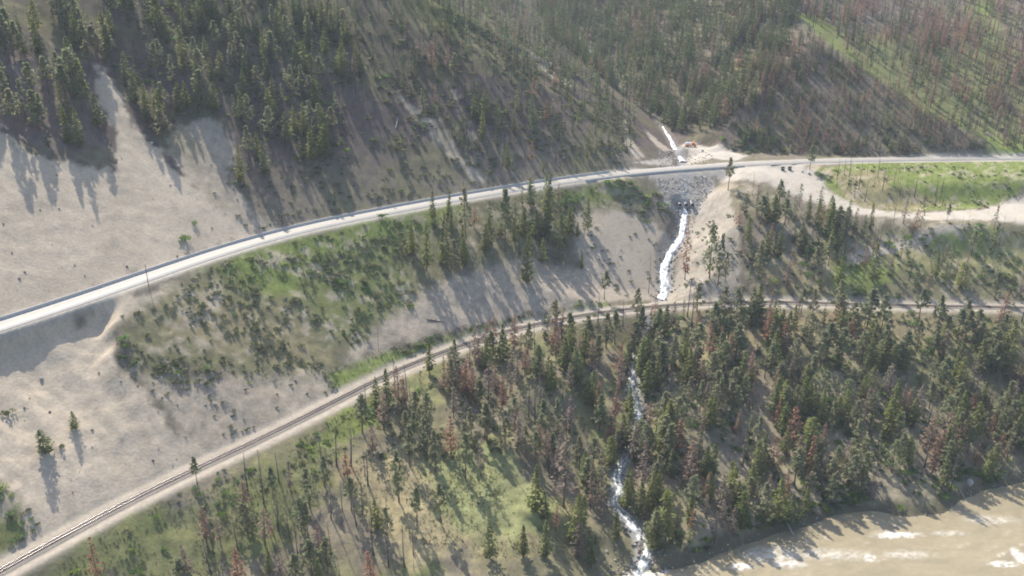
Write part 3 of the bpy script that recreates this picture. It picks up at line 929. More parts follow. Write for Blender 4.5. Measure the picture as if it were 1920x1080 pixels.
def protos():
    r = np.random.default_rng(11)
    P = lambda k, parts, h: PROTO.setdefault(k, []).append((parts, h))
    for i in range(10):
        h = 18.0
        tv, tf = trunk_shape(h, 0.25, r)
        P('fir_tree', [('trunk', mesh_from('trunk', tv, tf, [M['bark']])),
                       ('crown', mesh_from('crown', *fir_crown(h * 1.01, r.uniform(.04, .13), r.uniform(2.7, 4.6), 500, r, 1.1, r.uniform(.5, .9)), [M['fir']]))], h)
    for i in range(10):
        h = 18.0
        tv, tf = trunk_shape(h * .96, 0.27, r, lean=.4)
        P('pine_tree', [('trunk', mesh_from('trunk', tv, tf, [M['bark']])),
                        ('crown', mesh_from('crown', *pine_crown(h, r.uniform(.12, .42), r.uniform(2.6, 4.2), int(r.integers(26, 42)), 18, r, 1.2), [M['pine']]))], h)
    for i in range(9):
        h = 17.0
        tv, tf = trunk_shape(h, 0.22, r)
        P('dead_tree', [('trunk', mesh_from('trunk', tv, tf, [M['bark']])),
                        ('crown', mesh_from('crown', *fir_crown(h, r.uniform(.1, .25), r.uniform(2.3, 3.8), int(r.integers(150, 340)), r, 0.8, r.uniform(.5, .9)), [M['dead_brown']])),
                        ('bare_branches', mesh_from('bare_branches', *twig_crown(h, .12, 2.3, 40, r), [M['twigs']]))], h)
    for i in range(9):
        h = 17.0
        tv, tf = trunk_shape(h, 0.24, r, lean=.3, top=.2)
        P('burnt_snag', [('trunk', mesh_from('trunk', tv, tf, [M['bark_burnt']])),
                         ('bare_branches', mesh_from('bare_branches', *twig_crown(h, r.uniform(.2, .45), r.uniform(1.4, 2.3), 95 if i % 2 else 60, r, .11), [M['twigs']]))], h)
    for i in range(5):
        v, f = bush_shape(r, 84, r.integers(3, 6))
        sv, sf = trunk_shape(0.5, 0.06, r, 5)
        P('sagebrush', [('stem', mesh_from('stem', sv, sf, [M['bark']])), ('foliage', mesh_from('foliage', v, f, [M['sage']]))], 1.0)
    for i in range(4):
        v, f = bush_shape(r, 130, 6, 1.1, 0.30)
        sv, sf = trunk_shape(0.7, 0.06, r, 5)
        P('leafy_shrub', [('stem', mesh_from('stem', sv, sf, [M['bark']])), ('foliage', mesh_from('foliage', v, f, [M['leaf']]))], 1.0)


protos()


def grow(kind, x, y, h, label, group=None, rz=None, category='tree', var=None, wide=1.0, sink=0.0):
    parts, h0 = PROTO[kind][random.randrange(len(PROTO[kind])) if var is None else var]
    o = thing(kind, label, category, (x, y, float(hz(x, y)) - sink), random.uniform(0, 6.28) if rz is None else rz, group)
    k = h / h0
    w = k * wide * random.uniform(0.88, 1.12)
    o.scale = (w, w, k)
    if category == 'tree':
        o.rotation_euler[0], o.rotation_euler[1] = random.gauss(0, .028), random.gauss(0, .028)
    for nm, me in parts:
        link(nm, me, o, kind='stuff' if nm == 'bare_branches' else None)
    return o


def height_of(px, py, top):
    """the base on the land and the height of what stands from (px, py) up to row top of the photograph"""
    b = on_land(px, py)[0]
    h = 10.0
    for _ in range(12):
        y1 = project(b + np.array([0, 0, h]))[1]
        h *= (py - top) / max(py - y1, 1e-3)
    return b, h


# single trees that the photograph shows by themselves: kind, foot, top row, width, label
SINGLE = [
    ('fir_tree', 85, 850, 805, 1.7, "bushy green conifer alone on the lower sand slope, larger of the two there"),
    ('fir_tree', 141, 804, 771, 1.5, "small bushy conifer on the lower sand slope, up the slope from the larger one"),
    ('pine_tree', 370, 908, 855, 1.0, "dark pine standing right beside the rails at the foot of the bare sand slope"),
    ('burnt_snag', 495, 945, 843, 0.9, "tall thin burnt pine with a long bare trunk, below the service track"),
    ('dead_tree', 186, 1092, 1008, 1.1, "rust brown dead conifer cut by the bottom edge, just below the rails"),
    ('fir_tree', 505, 1078, 1028, 1.0, "small yellowish green fir at the bottom edge left of the snags"),
    ('pine_tree', 873, 897, 811, 1.0, "tall grey-green pine at the upper side of the tan meadow, long shadow falling across grass"),
    ('dead_tree', 902, 893, 819, 0.9, "slim tan dead tree beside the tall pine above the meadow"),
    ('pine_tree', 817, 884, 804, 0.9, "slender pine above the meadow, next left of the tallest meadow pine"),
    ('pine_tree', 768, 873, 794, 1.0, "grey-green pine left of the meadow with bright grass below it"),
    ('pine_tree', 748, 941, 843, 1.0, "broad pine with a dark long trunk on the tan slope left of the meadow"),
    ('pine_tree', 782, 984, 912, 0.9, "pine at the lower left of the meadow, taller of two close together"),
    ('pine_tree', 827, 981, 905, 0.8, "narrow pine standing alone in the lower meadow, nearest its open centre"),
    ('fir_tree', 918, 1046, 972, 0.9, "narrow dark fir at the edge of the cut bank below the meadow"),
    ('fir_tree', 982, 1044, 986, 1.2, "short dark fir with wide skirt at the bank edge below the meadow"),
    ('fir_tree', 1003, 959, 872, 1.0, "green fir standing clear at the creek side of the meadow"),
    ('dead_tree', 1057, 951, 815, 1.3, "biggest grey-brown dead conifer, beside the lower creek near the meadow"),
    ('dead_tree', 1107, 958, 861, 1.0, "brown dead conifer between the big grey-brown one and the creek"),
    ('dead_tree', 1128, 971, 878, 0.8, "thin orange-brown dead conifer right at the lower creek's bank"),
    ('dead_tree', 1042, 998, 942, 1.0, "small orange dead conifer at the lower end of the meadow"),
    ('dead_tree', 1203, 920, 815, 1.2, "wide rusty brown conifer on the far side of the lower creek bend"),
    ('fir_tree', 1080, 1022, 926, 1.1, "full green fir left of the creek mouth above the dark bank"),
    ('fir_tree', 1023, 1044, 972, 1.1, "green fir at the bank edge between the meadow and the creek mouth"),
    ('fir_tree', 1248, 1014, 918, 1.25, "largest green fir right of the creek mouth beside the brown river"),
    ('dead_tree', 1284, 524, 405, 0.8, "tall dead conifer with rusty top standing right beside the white cascade"),
    ('pine_tree', 1330, 522, 417, 0.9, "tall dark pine on the bare ravine slope, left of a close pair"),
    ('pine_tree', 1346, 536, 436, 0.9, "tall pine at the ravine foot, right of a close pair"),
    ('pine_tree', 1360, 528, 471, 0.9, "shorter pine just right of the close pair at the ravine foot"),
    ('burnt_snag', 1216, 550, 461, 0.5, "black bare pole of a burnt tree left of the cascade's foot"),
    ('burnt_snag', 710, 658, 601, 0.5, "lone black snag on the bare slope above the railway grass strip"),
    ('pine_tree', 1133, 561, 506, 0.9, "lone pine at the bottom of the sandy slope close to the railway bend"),
    ('fir_tree', 773, 480, 421, 1.0, "fir at the left end of the stand below the highway"),
    ('fir_tree', 800, 507, 416, 0.9, "tall dark fir, second from left end of the stand below the highway"),
    ('fir_tree', 840, 504, 406, 0.9, "slim tall fir left of middle in the stand below the highway"),
    ('pine_tree', 873, 443, 348, 0.8, "thin pine whose top crosses the highway, left of the tall pair"),
    ('fir_tree', 917, 462, 408, 1.2, "broad fir in the middle of the stand below the highway"),
    ('pine_tree', 947, 471, 352, 0.9, "tall pine reaching up across the highway edge, between thin pine and tall pair"),
    ('fir_tree', 987, 531, 439, 1.2, "big dark fir lowest on the slope below the highway, casting a long shadow"),
    ('fir_tree', 1017, 494, 446, 1.0, "middle-sized fir just uphill right of the lowest big fir"),
    ('fir_tree', 1020, 444, 324, 0.8, "tallest narrow fir below the highway, left one of the tall pair"),
    ('fir_tree', 1028, 451, 327, 0.8, "right one of the pair of tallest narrow firs below the highway"),
    ('fir_tree', 1053, 468, 402, 1.3, "wide dark fir right below the tall pair"),
    ('fir_tree', 1083, 444, 416, 1.2, "short fir between the wide dark fir and the sandy slope"),
    ('fir_tree', 1102, 431, 372, 0.9, "fir at the right end of the stand below the highway"),
    ('fir_tree', 1090, 504, 469, 1.0, "small light green fir alone on the sandy slope with a long shadow"),
    ('pine_tree', 1422, 524, 449, 1.0, "pine with a clear dark trunk above the railway, right of the ravine"),
    ('dead_tree', 1475, 543, 469, 1.1, "bright red-brown dead tree above the railway, reddest on the terrace"),
    ('pine_tree', 1526, 524, 459, 1.0, "green pine on the terrace between the red dead tree and the bright grass"),
    ('pine_tree', 1553, 498, 442, 1.1, "grey-green pine at the left end of the old tan track"),
    ('burnt_snag', 1582, 514, 459, 0.6, "bare snag at the left side of the bright grass patch on the terrace"),
    ('fir_tree', 1637, 528, 456, 1.1, "dark fir at the right side of the bright grass patch on the terrace"),
    ('burnt_snag', 1780, 524, 469, 0.6, "black snag on green ground in the right half of the terrace"),
    ('burnt_snag', 1763, 511, 464, 0.6, "thin snag just left of the black snag on the right terrace"),
    ('pine_tree', 1862, 468, 416, 1.0, "dark pine below the gravel lot at the right side"),
    ('burnt_snag', 1873, 461, 402, 0.7, "bare snag next to the dark pine below the gravel lot"),
    ('pine_tree', 1572, 593, 522, 1.0, "pine in front of the rails with bare trunk, above the sandy gap"),
    ('pine_tree', 1502, 588, 538, 1.0, "left one of two grey-green pines standing close by the rails"),
    ('pine_tree', 1523, 591, 539, 1.0, "right one of two grey-green pines standing close by the rails"),
    ('pine_tree', 1623, 625, 538, 1.3, "big full pine before the rails beside the sandy gap, left of a pair"),
    ('pine_tree', 1650, 628, 546, 1.1, "big pine before the rails, right of the fullest one"),
    ('pine_tree', 1723, 602, 539, 1.2, "pine with a round top right before the rails, left of the tallest gap"),
    ('pine_tree', 1757, 628, 552, 1.1, "dark green pine before the rails, third of the big ones from the sandy gap"),
    ('pine_tree', 1776, 638, 592, 1.1, "short pine leaning on the dark green pine's right side"),
    ('pine_tree', 1804, 628, 561, 1.0, "thin pine before the rails with tan ground at its foot"),
    ('pine_tree', 1827, 631, 578, 1.0, "smaller pine right of the thin pine before the rails"),
    ('pine_tree', 1693, 682, 618, 1.5, "wide bushy pine with dark trunk at the lower end of the sandy gap"),
    ('pine_tree', 1747, 674, 622, 1.0, "pine right of the wide bushy one below the railway"),
    ('fir_tree', 1880, 696, 600, 1.4, "largest full green fir at the right edge below the railway"),
    ('dead_tree', 1443, 594, 545, 0.8, "dull brown dead tree standing at the rails above the tan clearing"),
    ('burnt_snag', 1372, 634, 565, 0.6, "dark bare snag in front of the dark green thicket at the rails"),
    ('dead_tree', 1330, 672, 601, 1.1, "dense brown dead tree at the left side of the tan clearing"),
    ('pine_tree', 1365, 356, 295, 0.9, "dark spire-topped pine at the highway's edge right of the stone embankment"),
    ('burnt_snag', 1411, 368, 319, 0.5, "thin bare snag at the corner of the gravel pull-out"),
    ('burnt_snag', 1592, 331, 276, 0.5, "bare snag crossing the highway at the left end of the green field"),
    ('pine_tree', 1518, 318, 272, 0.9, "thin grey pine at the highway edge where the side track leaves"),
    ('burnt_snag', 1568, 349, 308, 0.5, "thin snag at the left corner of the green field by the side track"),
    ('burnt_snag', 1610, 355, 303, 1.0, "many-branched grey snag in the left part of the green field"),
    ('burnt_snag', 1655, 357, 304, 0.9, "grey snag in the green field, next right of the many-branched one"),
    ('burnt_snag', 1700, 350, 312, 0.6, "small thin snag in the middle of the green field"),
    ('burnt_snag', 1675, 418, 368, 0.6, "bare snag below the side track's lowest bend"),
    ('pine_tree', 1775, 416, 381, 0.8, "small pine below the side track, halfway to the gravel lot"),
    ('fir_tree', 452, 342, 272, 0.9, "dark green fir above the foot of the bare tan slope, left of two"),
    ('fir_tree', 497, 330, 264, 1.0, "grey-green fir above the foot of the bare tan slope, right of two"),
    ('fir_tree', 905, 268, 200, 1.0, "tall light fir on the hill above the highway, left of a dark group"),
    ('fir_tree', 952, 318, 268, 1.0, "pale grey-green fir close above the highway below the dark group"),
]
TAKEN = []


def plant_singles():
    for kind, px, py, top, wide, label in SINGLE:
        b, h = height_of(px, py, top)
        grow(kind, b[0], b[1], h, label, None, wide=wide * min(1.0, max(0.55, (17 / h) ** 0.5)))
        TAKEN.append((b[0], b[1], 3.5))


plant_singles()

# stands of trees: name for labels, outline in the photograph, trees per square metre, mix of kinds, heights
ZONES = [
    ("the forest above the river", [(1200, 585), (1420, 572), (1560, 600), (1640, 660), (1700, 660), (1930, 600), (1990, 640), (1990, 880), (1900, 895), (1800, 925), (1720, 950), (1640, 945), (1560, 955), (1480, 975), (1390, 1005), (1260, 1045), (1215, 1000), (1180, 900), (1210, 800), (1200, 690)], 0.0245,
     dict(fir_tree=.31, pine_tree=.38, dead_tree=.18, burnt_snag=.13), (9, 22)),
    ("the brownish stand beside creek", [(760, 720), (880, 668), (1000, 622), (1120, 598), (1200, 590), (1190, 680), (1180, 780), (1190, 830), (1150, 870), (1130, 940), (1050, 900), (960, 860), (860, 850), (780, 850), (690, 860), (680, 790)], 0.0185,
     dict(fir_tree=.16, pine_tree=.25, dead_tree=.27, burnt_snag=.32), (12, 20)),
    ("the burnt stand below rails", [(420, 960), (540, 890), (640, 880), (700, 880), (740, 960), (780, 1060), (700, 1110), (330, 1120), (350, 1010)], 0.021,
     dict(pine_tree=.24, fir_tree=.04, dead_tree=.17, burnt_snag=.55), (11, 18)),
    ("the creek mouth bank", [(980, 985), (1060, 960), (1150, 960), (1190, 1010), (1170, 1055), (1090, 1058), (960, 1050)], 0.010,
     dict(fir_tree=.75, dead_tree=.15, pine_tree=.1), (9, 16)),
    ("the stand below the highway", [(765, 440), (860, 400), (960, 385), (1090, 395), (1120, 430), (1080, 470), (1010, 495), (900, 500), (790, 500)], 0.012,
     dict(fir_tree=.75, pine_tree=.15, dead_tree=.10), (11, 18)),
    ("the dense stand beside ravine", [(1385, 395), (1430, 378), (1500, 385), (1600, 425), (1620, 450), (1540, 470), (1470, 490), (1400, 480), (1390, 450)], 0.024,
     dict(fir_tree=.62, pine_tree=.25, dead_tree=.13), (12, 18)),
    ("the open terrace above rails", [(1400, 490), (1560, 470), (1640, 425), (1800, 420), (1930, 440), (1930, 560), (1650, 558), (1480, 548), (1400, 540)], 0.0115,
     dict(fir_tree=.25, pine_tree=.25, dead_tree=.25, burnt_snag=.25), (9, 17)),
    ("the green roadside field", [(1550, 330), (1640, 325), (1760, 345), (1790, 385), (1700, 392), (1610, 378)], 0.02,
     dict(burnt_snag=1.0), (8, 14)),
    ("the lobe above sand slide", [(-60, 20), (170, 20), (175, 120), (150, 190), (190, 240), (195, 308), (140, 290), (50, 255), (-60, 225)], 0.0125,
     dict(pine_tree=.68, fir_tree=.32), (14, 23)),
    ("the shaded hill above sand", [(175, -90), (420, -90), (640, 40), (640, 260), (560, 330), (470, 300), (430, 215), (330, 215), (300, 260), (210, 120)], 0.0165,
     dict(fir_tree=.62, pine_tree=.24, burnt_snag=.14), (11, 20)),
    ("the hill above highway centre", [(640, -60), (1000, -60), (1100, 130), (1200, 240), (1170, 290), (1060, 300), (900, 310), (860, 280), (760, 170), (640, 200)], 0.0155,
     dict(fir_tree=.50, pine_tree=.14, burnt_snag=.30, dead_tree=.06), (9, 17)),
    ("the scrubby strip above highway", [(560, 340), (700, 240), (860, 320), (1000, 310), (1150, 300), (1000, 330), (760, 375), (600, 400)], 0.004,
     dict(fir_tree=.8, burnt_snag=.2), (6, 11)),
    ("the upper creek valley", [(1010, -60), (1500, -60), (1490, 50), (1450, 140), (1420, 190), (1390, 225), (1310, 255), (1275, 250), (1215, 215), (1120, 140), (1030, 60), (980, -60)], 0.042,
     dict(fir_tree=.80, dead_tree=.12, pine_tree=.08), (11, 18)),
    ("the burnt spur face", [(1350, 262), (1400, 220), (1450, 150), (1500, 66), (1540, 85), (1600, 122), (1700, 185), (1830, 265), (1850, 288), (1640, 292), (1430, 284)], 0.085,
     dict(fir_tree=.44, dead_tree=.40, burnt_snag=.16), (6, 11)),
    ("the rusty spur patch", [(1405, 120), (1500, 110), (1520, 150), (1500, 195), (1420, 200)], 0.055, dict(dead_tree=.92, fir_tree=.08), (9, 14)),
    ("the rusty band far up", [(1660, 70), (1760, 45), (1835, 55), (1830, 92), (1740, 98)], 0.030, dict(dead_tree=.95, burnt_snag=.05), (11, 16)),
    ("the rusty edge stand", [(1870, 85), (1940, 80), (1940, 240), (1850, 225), (1865, 160)], 0.022, dict(dead_tree=.9, burnt_snag=.1), (11, 16)),
    ("the rusty stand above valley", [(1370, 10), (1420, 0), (1425, 70), (1375, 80)], 0.03, dict(dead_tree=.95, fir_tree=.05), (10, 15)),
    ("the far burnt hillside", [(1440, -80), (1990, -80), (1990, 285), (1880, 285), (1780, 222), (1690, 170), (1590, 98), (1500, 36)], 0.024,
     dict(fir_tree=.25, dead_tree=.37, burnt_snag=.38), (11, 17)),
]
PHRASE = {
    'fir_tree': ["slender green fir", "green fir", "tall green fir"], 'pine_tree': ["small grey-green pine", "grey-green pine", "tall grey-green pine"],
    'dead_tree': ["small brown dead conifer", "brown dead conifer", "tall brown dead conifer"], 'burnt_snag': ["short bare burnt snag", "bare burnt snag", "tall bare burnt snag"],
    'sagebrush': ["small dull green shrub", "dull green shrub", "large dull green shrub"], 'leafy_shrub': ["small leafy shrub", "leafy shrub", "large leafy shrub"]}
ONES = "zeroth first second third fourth fifth sixth seventh eighth ninth tenth eleventh twelfth thirteenth fourteenth fifteenth sixteenth seventeenth eighteenth nineteenth".split()
TENS = {2: ("twentieth", "twenty"), 3: ("thirtieth", "thirty"), 4: ("fortieth", "forty"), 5: ("fiftieth", "fifty")}


def ordinal(n):
    if n < 20:
        return ONES[n]
    a, b = TENS[min(n // 10, 5)]
    return a if n % 10 == 0 else f"{b}-{ONES[n % 10]}"


def name_all(rows, zone_rows=None):
    """labels: which one it is within its stand, counted from the left along a row of the stand"""
    cells = {}
    for q in rows:
        cells.setdefault((q['zone'], q['kind']), []).append(q)
    for (zone, kind), qs in cells.items():
        hs = sorted(q['h'] for q in qs)
        for q in qs:
            q['size'] = 0 if q['h'] < hs[len(hs) // 3] else 2 if q['h'] > hs[2 * len(hs) // 3] else 1
        qs.sort(key=lambda q: q['py'])
        nrow = max(1, min(6, round(len(qs) / 12)))
        names = {1: ["in"], 2: ["in upper half of", "in lower half of"], 3: ["at top of", "in middle of", "at bottom of"],
                 4: ["at top of", "in upper middle of", "in lower middle of", "at bottom of"],
                 5: ["at top of", "in upper part of", "in middle of", "in lower part of", "at bottom of"],
                 6: ["at top of", "in upper part of", "in upper middle of", "in lower middle of", "in lower part of", "at bottom of"]}[nrow]
        for j in range(nrow):
            row = qs[len(qs) * j // nrow: len(qs) * (j + 1) // nrow]
            by = {}
            for q in row:
                by.setdefault(q['size'], []).append(q)
            for size, g in by.items():
                g.sort(key=lambda q: q['px'])
                for i, q in enumerate(g):
                    w = "only" if len(g) == 1 else "leftmost" if i == 0 else "rightmost" if i == len(g) - 1 else ordinal(i + 1)
                    ph = PHRASE[kind][size]
                    if w == "only":
                        q['label'] = f"only {ph} {names[j]} {zone}"
                    elif w in ("leftmost", "rightmost"):
                        q['label'] = f"{w} {ph} {names[j]} {zone}"
                    else:
                        q['label'] = f"{ph}, {w} from left {names[j]} {zone}"


def scatter(poly, density, r, gap, clump=0.0):
    x0, y0, x1, y1 = poly[:, 0].min(), poly[:, 1].min(), poly[:, 0].max(), poly[:, 1].max()
    n = int((x1 - x0) * (y1 - y0) * density * 3.2)
    X, Y = r.uniform(x0, x1, n), r.uniform(y0, y1, n)
    sd = inside(poly, X, Y)
    cl = fbm(X / 22, Y / 22, 301, 3)
    m = (sd > -2 + 4 * fbm(X / 12, Y / 12, 302, 2)) & (r.random(n) < np.clip(0.5 + clump * cl * 1.6, 0.05, 1))
    dr, dl, dv, dc = sample(F['road'], X, Y), sample(F['rail'], X, Y), sample(F['riv'], X, Y), sample(F['crk'], X, Y)
    m &= (np.abs(dr) > 9.5) & (np.abs(dl) > 7.5) & (dv > 2.0) & (np.abs(dc) > np.where(sample(F['crks'], X, Y) < INLET_S - 45, 1.2, np.where(dl < 0, 1.9, 3.6))) & (np.hypot((X - PAD[0] - 6) / 2.2, Y - PAD[1]) > 11)
    X, Y = X[m], Y[m]
    want = int(abs(0.5 * np.sum(poly[:, 0] * np.roll(poly[:, 1], -1) - np.roll(poly[:, 0], -1) * poly[:, 1])) * density)
    cell, out = {}, []
    for x, y in zip(X, Y):
        i, j = int(x // gap), int(y // gap)
        if any((x - u) ** 2 + (y - v) ** 2 < gap * gap for a in (-1, 0, 1) for b in (-1, 0, 1) for u, v in cell.get((i + a, j + b), ())):
            continue
        cell.setdefault((i, j), []).append((x, y))
        out.append((x, y))
        if len(out) >= want:
            break
    return out


ROWS = []


def lay_out_stands():
    r = np.random.default_rng(23)
    tk = np.array(TAKEN)
    CREST = area_of([(1500, 40), (1535, 45), (1620, 105), (1740, 175), (1830, 235), (1880, 265), (1840, 262), (1740, 205), (1640, 145), (1560, 90)])
    for zi, (zone, px, dens, mix, (h0, h1)) in enumerate(ZONES):
        poly = area_of(px)
        kinds, pr = list(mix), np.array(list(mix.values()))
        pts = scatter(poly, dens, r, 0.42 / math.sqrt(dens), 0.5)
        for x, y in pts:
            if zone.startswith('the far') and float(inside(CREST, np.array([x]), np.array([y]))[0]) > -1 and r.random() < .5:
                continue
            if (np.hypot(tk[:, 0] - x, tk[:, 1] - y) < tk[:, 2]).any():
                continue
            # groves: the mix drifts from place to place
            w = pr * np.exp(1.5 * np.array([float(perlin(x / 38, y / 38, 400 + 7 * ['fir_tree', 'pine_tree', 'dead_tree', 'burnt_snag'].index(k))) for k in kinds]))
            kind = kinds[r.choice(len(kinds), p=w / w.sum())]
            h = h0 + (h1 - h0) * r.beta(2.2, 2.0)
            if r.random() < 0.14:
                h *= 0.55
            z = float(hz(x, y))
            px_, py_, dep = project(np.array([x, y, z]))
            tx, ty, _ = project(np.array([x, y, z + h]))
            ROWS.append(dict(kind=kind, x=x, y=y, h=h, px=float(px_), py=float(py_), zone=zone, size_px=float(py_ - ty), seen=(-40 < px_ < 1960) and (py_ > 0) and (ty < 1080)))


lay_out_stands()


def line_creek():
    r = np.random.default_rng(29)
    d, nn = frames(CREEK_LOW)
    for k in range(4, len(CREEK_LOW) - 6, 2):
        for sd in (-1, 1):
            o = sd * r.uniform(1.7, 5.5)
            x, y = CREEK_LOW[k, 0] + nn[k, 0] * o, CREEK_LOW[k, 1] + nn[k, 1] * o
            z = float(hz(x, y))
            py = float(project(np.array([x, y, z]))[1])
            openings = any(a < py < b for a, b in ((705, 815), (893, 925), (958, 1010)))
            if r.random() < (0.15 if openings else 0.9):
                h = r.uniform(9, 18)
                kind = r.choice(['fir_tree', 'pine_tree', 'dead_tree', 'burnt_snag'], p=[.58, .17, .17, .08])
                px, _, _ = project(np.array([x, y, z]))
                ty = float(project(np.array([x, y, z + h]))[1])
                ROWS.append(dict(kind=str(kind), x=x, y=y, h=h, px=float(px), py=py, zone="the lower creek banks", size_px=py - ty, seen=True))


line_creek()


def open_the_creek():
    """the reaches of the lower creek that the photograph shows between the trees stay clear"""
    r = np.random.default_rng(37)
    q = np.array([(a, b) for a, b, _ in creek_low_px], float)
    ys = np.concatenate([np.arange(720, 785, 6), np.arange(885, 912, 6), np.arange(955, 992, 6), np.arange(1045, 1076, 6)])
    xs = np.interp(ys, q[:, 1], q[:, 0])
    keep = []
    for t in ROWS:
        m = (ys < t['py'] + 2) & (ys > t['py'] - t['size_px'])
        w = 5 + 16 * np.clip((ys - (t['py'] - t['size_px'])) / max(t['size_px'], 1), 0, 1)
        if t['zone'].startswith(('the lower', 'the forest above', 'the brownish', 'the creek mouth')) and (np.abs(xs - t['px'])[m] < w[m]).any() and r.random() < .88:
            continue
        keep.append(t)
    ROWS[:] = keep


open_the_creek()


def join_plants(name, shapes, rows, mats, mat_cols, seed, kind='stuff'):
    """many small plants as one mesh: shapes = [(V, F, material index)...] per variant; colour per plant in Col"""
    r = np.random.default_rng(seed)
    Vs, Fs, Ms, Cs, off = [], [], [], [], 0
    for (x, y, z, h, w) in rows:
        parts, h0 = shapes[r.integers(len(shapes))]
        a = r.uniform(0, 6.28)
        c, s = math.cos(a), math.sin(a)
        for V, Fc, mi in parts:
            Vs.append(np.c_[(V[:, 0] * c - V[:, 1] * s) * w / h0 + x, (V[:, 0] * s + V[:, 1] * c) * w / h0 + y, V[:, 2] * h / h0 + z])
            Fs.append(Fc + off)
            Ms.append(np.full(len(Fc), mi))
            cc = mat_cols[mi][r.integers(len(mat_cols[mi]))]
            Cs.append(np.tile(np.array(cc) * r.uniform(0.75, 1.25), (len(V), 1)))
            off += len(V)
    if not Vs:
        return None
    me = mesh_from(name, np.concatenate(Vs), np.concatenate(Fs), mats, np.concatenate(Ms), False, np.concatenate(Cs))
    return link(name, me, kind=kind)


def leafy_mat(name, tr):
    """as foliage(), but with the plant's own colour from Col"""
    m, n, l = nodes_of(name)
    out, at = n.new("ShaderNodeOutputMaterial"), n.new("ShaderNodeAttribute")
    at.attribute_name = "Col"
    d, t, mx = n.new("ShaderNodeBsdfDiffuse"), n.new("ShaderNodeBsdfTranslucent"), n.new("ShaderNodeMixShader")
    mx.inputs[0].default_value = tr
    l.new(at.outputs['Color'], d.inputs[0])
    l.new(at.outputs['Color'], t.inputs[0])
    l.new(d.outputs[0], mx.inputs[1])
    l.new(t.outputs[0], mx.inputs[2])
    l.new(mx.outputs[0], out.inputs[0])
    return m


LEAFY = leafy_mat('leafy', 0.5)
WOODY = leafy_mat('woody', 0.0)
C_FIR = [(0.115, 0.150, 0.072), (0.145, 0.175, 0.078), (0.175, 0.20, 0.085), (0.12, 0.152, 0.088)]
C_DEAD = [(0.31, 0.20, 0.16), (0.34, 0.185, 0.135), (0.29, 0.215, 0.18), (0.25, 0.205, 0.18), (0.32, 0.19, 0.15)]
C_TWIG = [(0.176, 0.143, 0.124), (0.247, 0.215, 0.189), (0.143, 0.124, 0.111)]
C_BARK = [(0.15, 0.105, 0.08), (0.12, 0.09, 0.075)]
C_BURNT = [(0.065, 0.056, 0.053), (0.05, 0.045, 0.044), (0.10, 0.09, 0.085)]
C_SAGE = [(0.165, 0.18, 0.105), (0.135, 0.16, 0.085), (0.21, 0.21, 0.13), (0.16, 0.19, 0.085)]
C_LEAF = [(0.160, 0.255, 0.066), (0.122, 0.208, 0.075), (0.226, 0.302, 0.085), (0.142, 0.226, 0.104)]
C_GRASS = [(0.20, 0.23, 0.08), (0.17, 0.20, 0.07), (0.25, 0.24, 0.11), (0.25, 0.225, 0.12)]


def quad_trunk(h, rad, r, n=4):
    v, f = trunk_shape(h, rad, r, n)
    return v, np.array([q for q in f if len(q) == 4])


def plant_stands():
    tree_group = {z: "trees of " + z for z in {q["zone"] for q in ROWS}}
    rest = {}
    indiv = []
    for kind in ('fir_tree', 'pine_tree', 'dead_tree', 'burnt_snag'):
        n_single = sum(1 for s in SINGLE if s[0] == kind)
        rows = sorted([q for q in ROWS if q['kind'] == kind], key=lambda q: -q['size_px'])
        vis = [q for q in rows if q['seen']]
        take = vis[:297 - n_single]
        ids = {id(q) for q in take}
        indiv += take
        rest[kind] = [q for q in rows if id(q) not in ids]
    name_all(indiv)
    for q in indiv:
        grow(q['kind'], q['x'], q['y'], q['h'], q['label'], tree_group[q['zone']], wide=random.uniform(0.95, 1.38))
    r = np.random.default_rng(31)
    fir = [([(*quad_trunk(17, .2, r), 0), (*fir_crown(17, .06, r.uniform(2.4, 3.2), 150, r, 1.4), 1)], 17.0) for _ in range(5)]
    pine = [([(*quad_trunk(17, .22, r), 0), (*pine_crown(17, .3, 2.3, 16, 9, r, 1.25), 1)], 17.0) for _ in range(4)]
    dead = [([(*quad_trunk(17, .2, r), 0), (*fir_crown(17, .12, r.uniform(2.0, 2.7), 110, r, 1.1), 1)], 17.0) for _ in range(4)]
    snag = [([(*quad_trunk(17, .24, r), 0), (*twig_crown(17, .3, 1.9, 34, r, .16), 1)], 17.0) for _ in range(5)]
    R = lambda k: [(q['x'], q['y'], float(hz(q['x'], q['y'])), q['h'], q['h'] * r.uniform(.85, 1.2)) for q in rest[k]]
    from collections import Counter
    print(Counter(q["zone"] for q in ROWS))
    print("rest", {k: len(v) for k, v in rest.items()})
    join_plants("fir_forest", fir, R('fir_tree'), [WOODY, LEAFY], [C_BARK, C_FIR], 1)
    join_plants("pine_forest", pine, R('pine_tree'), [WOODY, LEAFY], [C_BARK, [(0.22, 0.255, 0.155), (0.26, 0.285, 0.165)]], 2)
    join_plants("dead_forest", dead, R('dead_tree'), [WOODY, LEAFY], [C_BARK, C_DEAD], 3)
    join_plants("burnt_forest", snag, R('burnt_snag'), [WOODY, WOODY], [C_BURNT, C_TWIG], 4)


plant_stands()

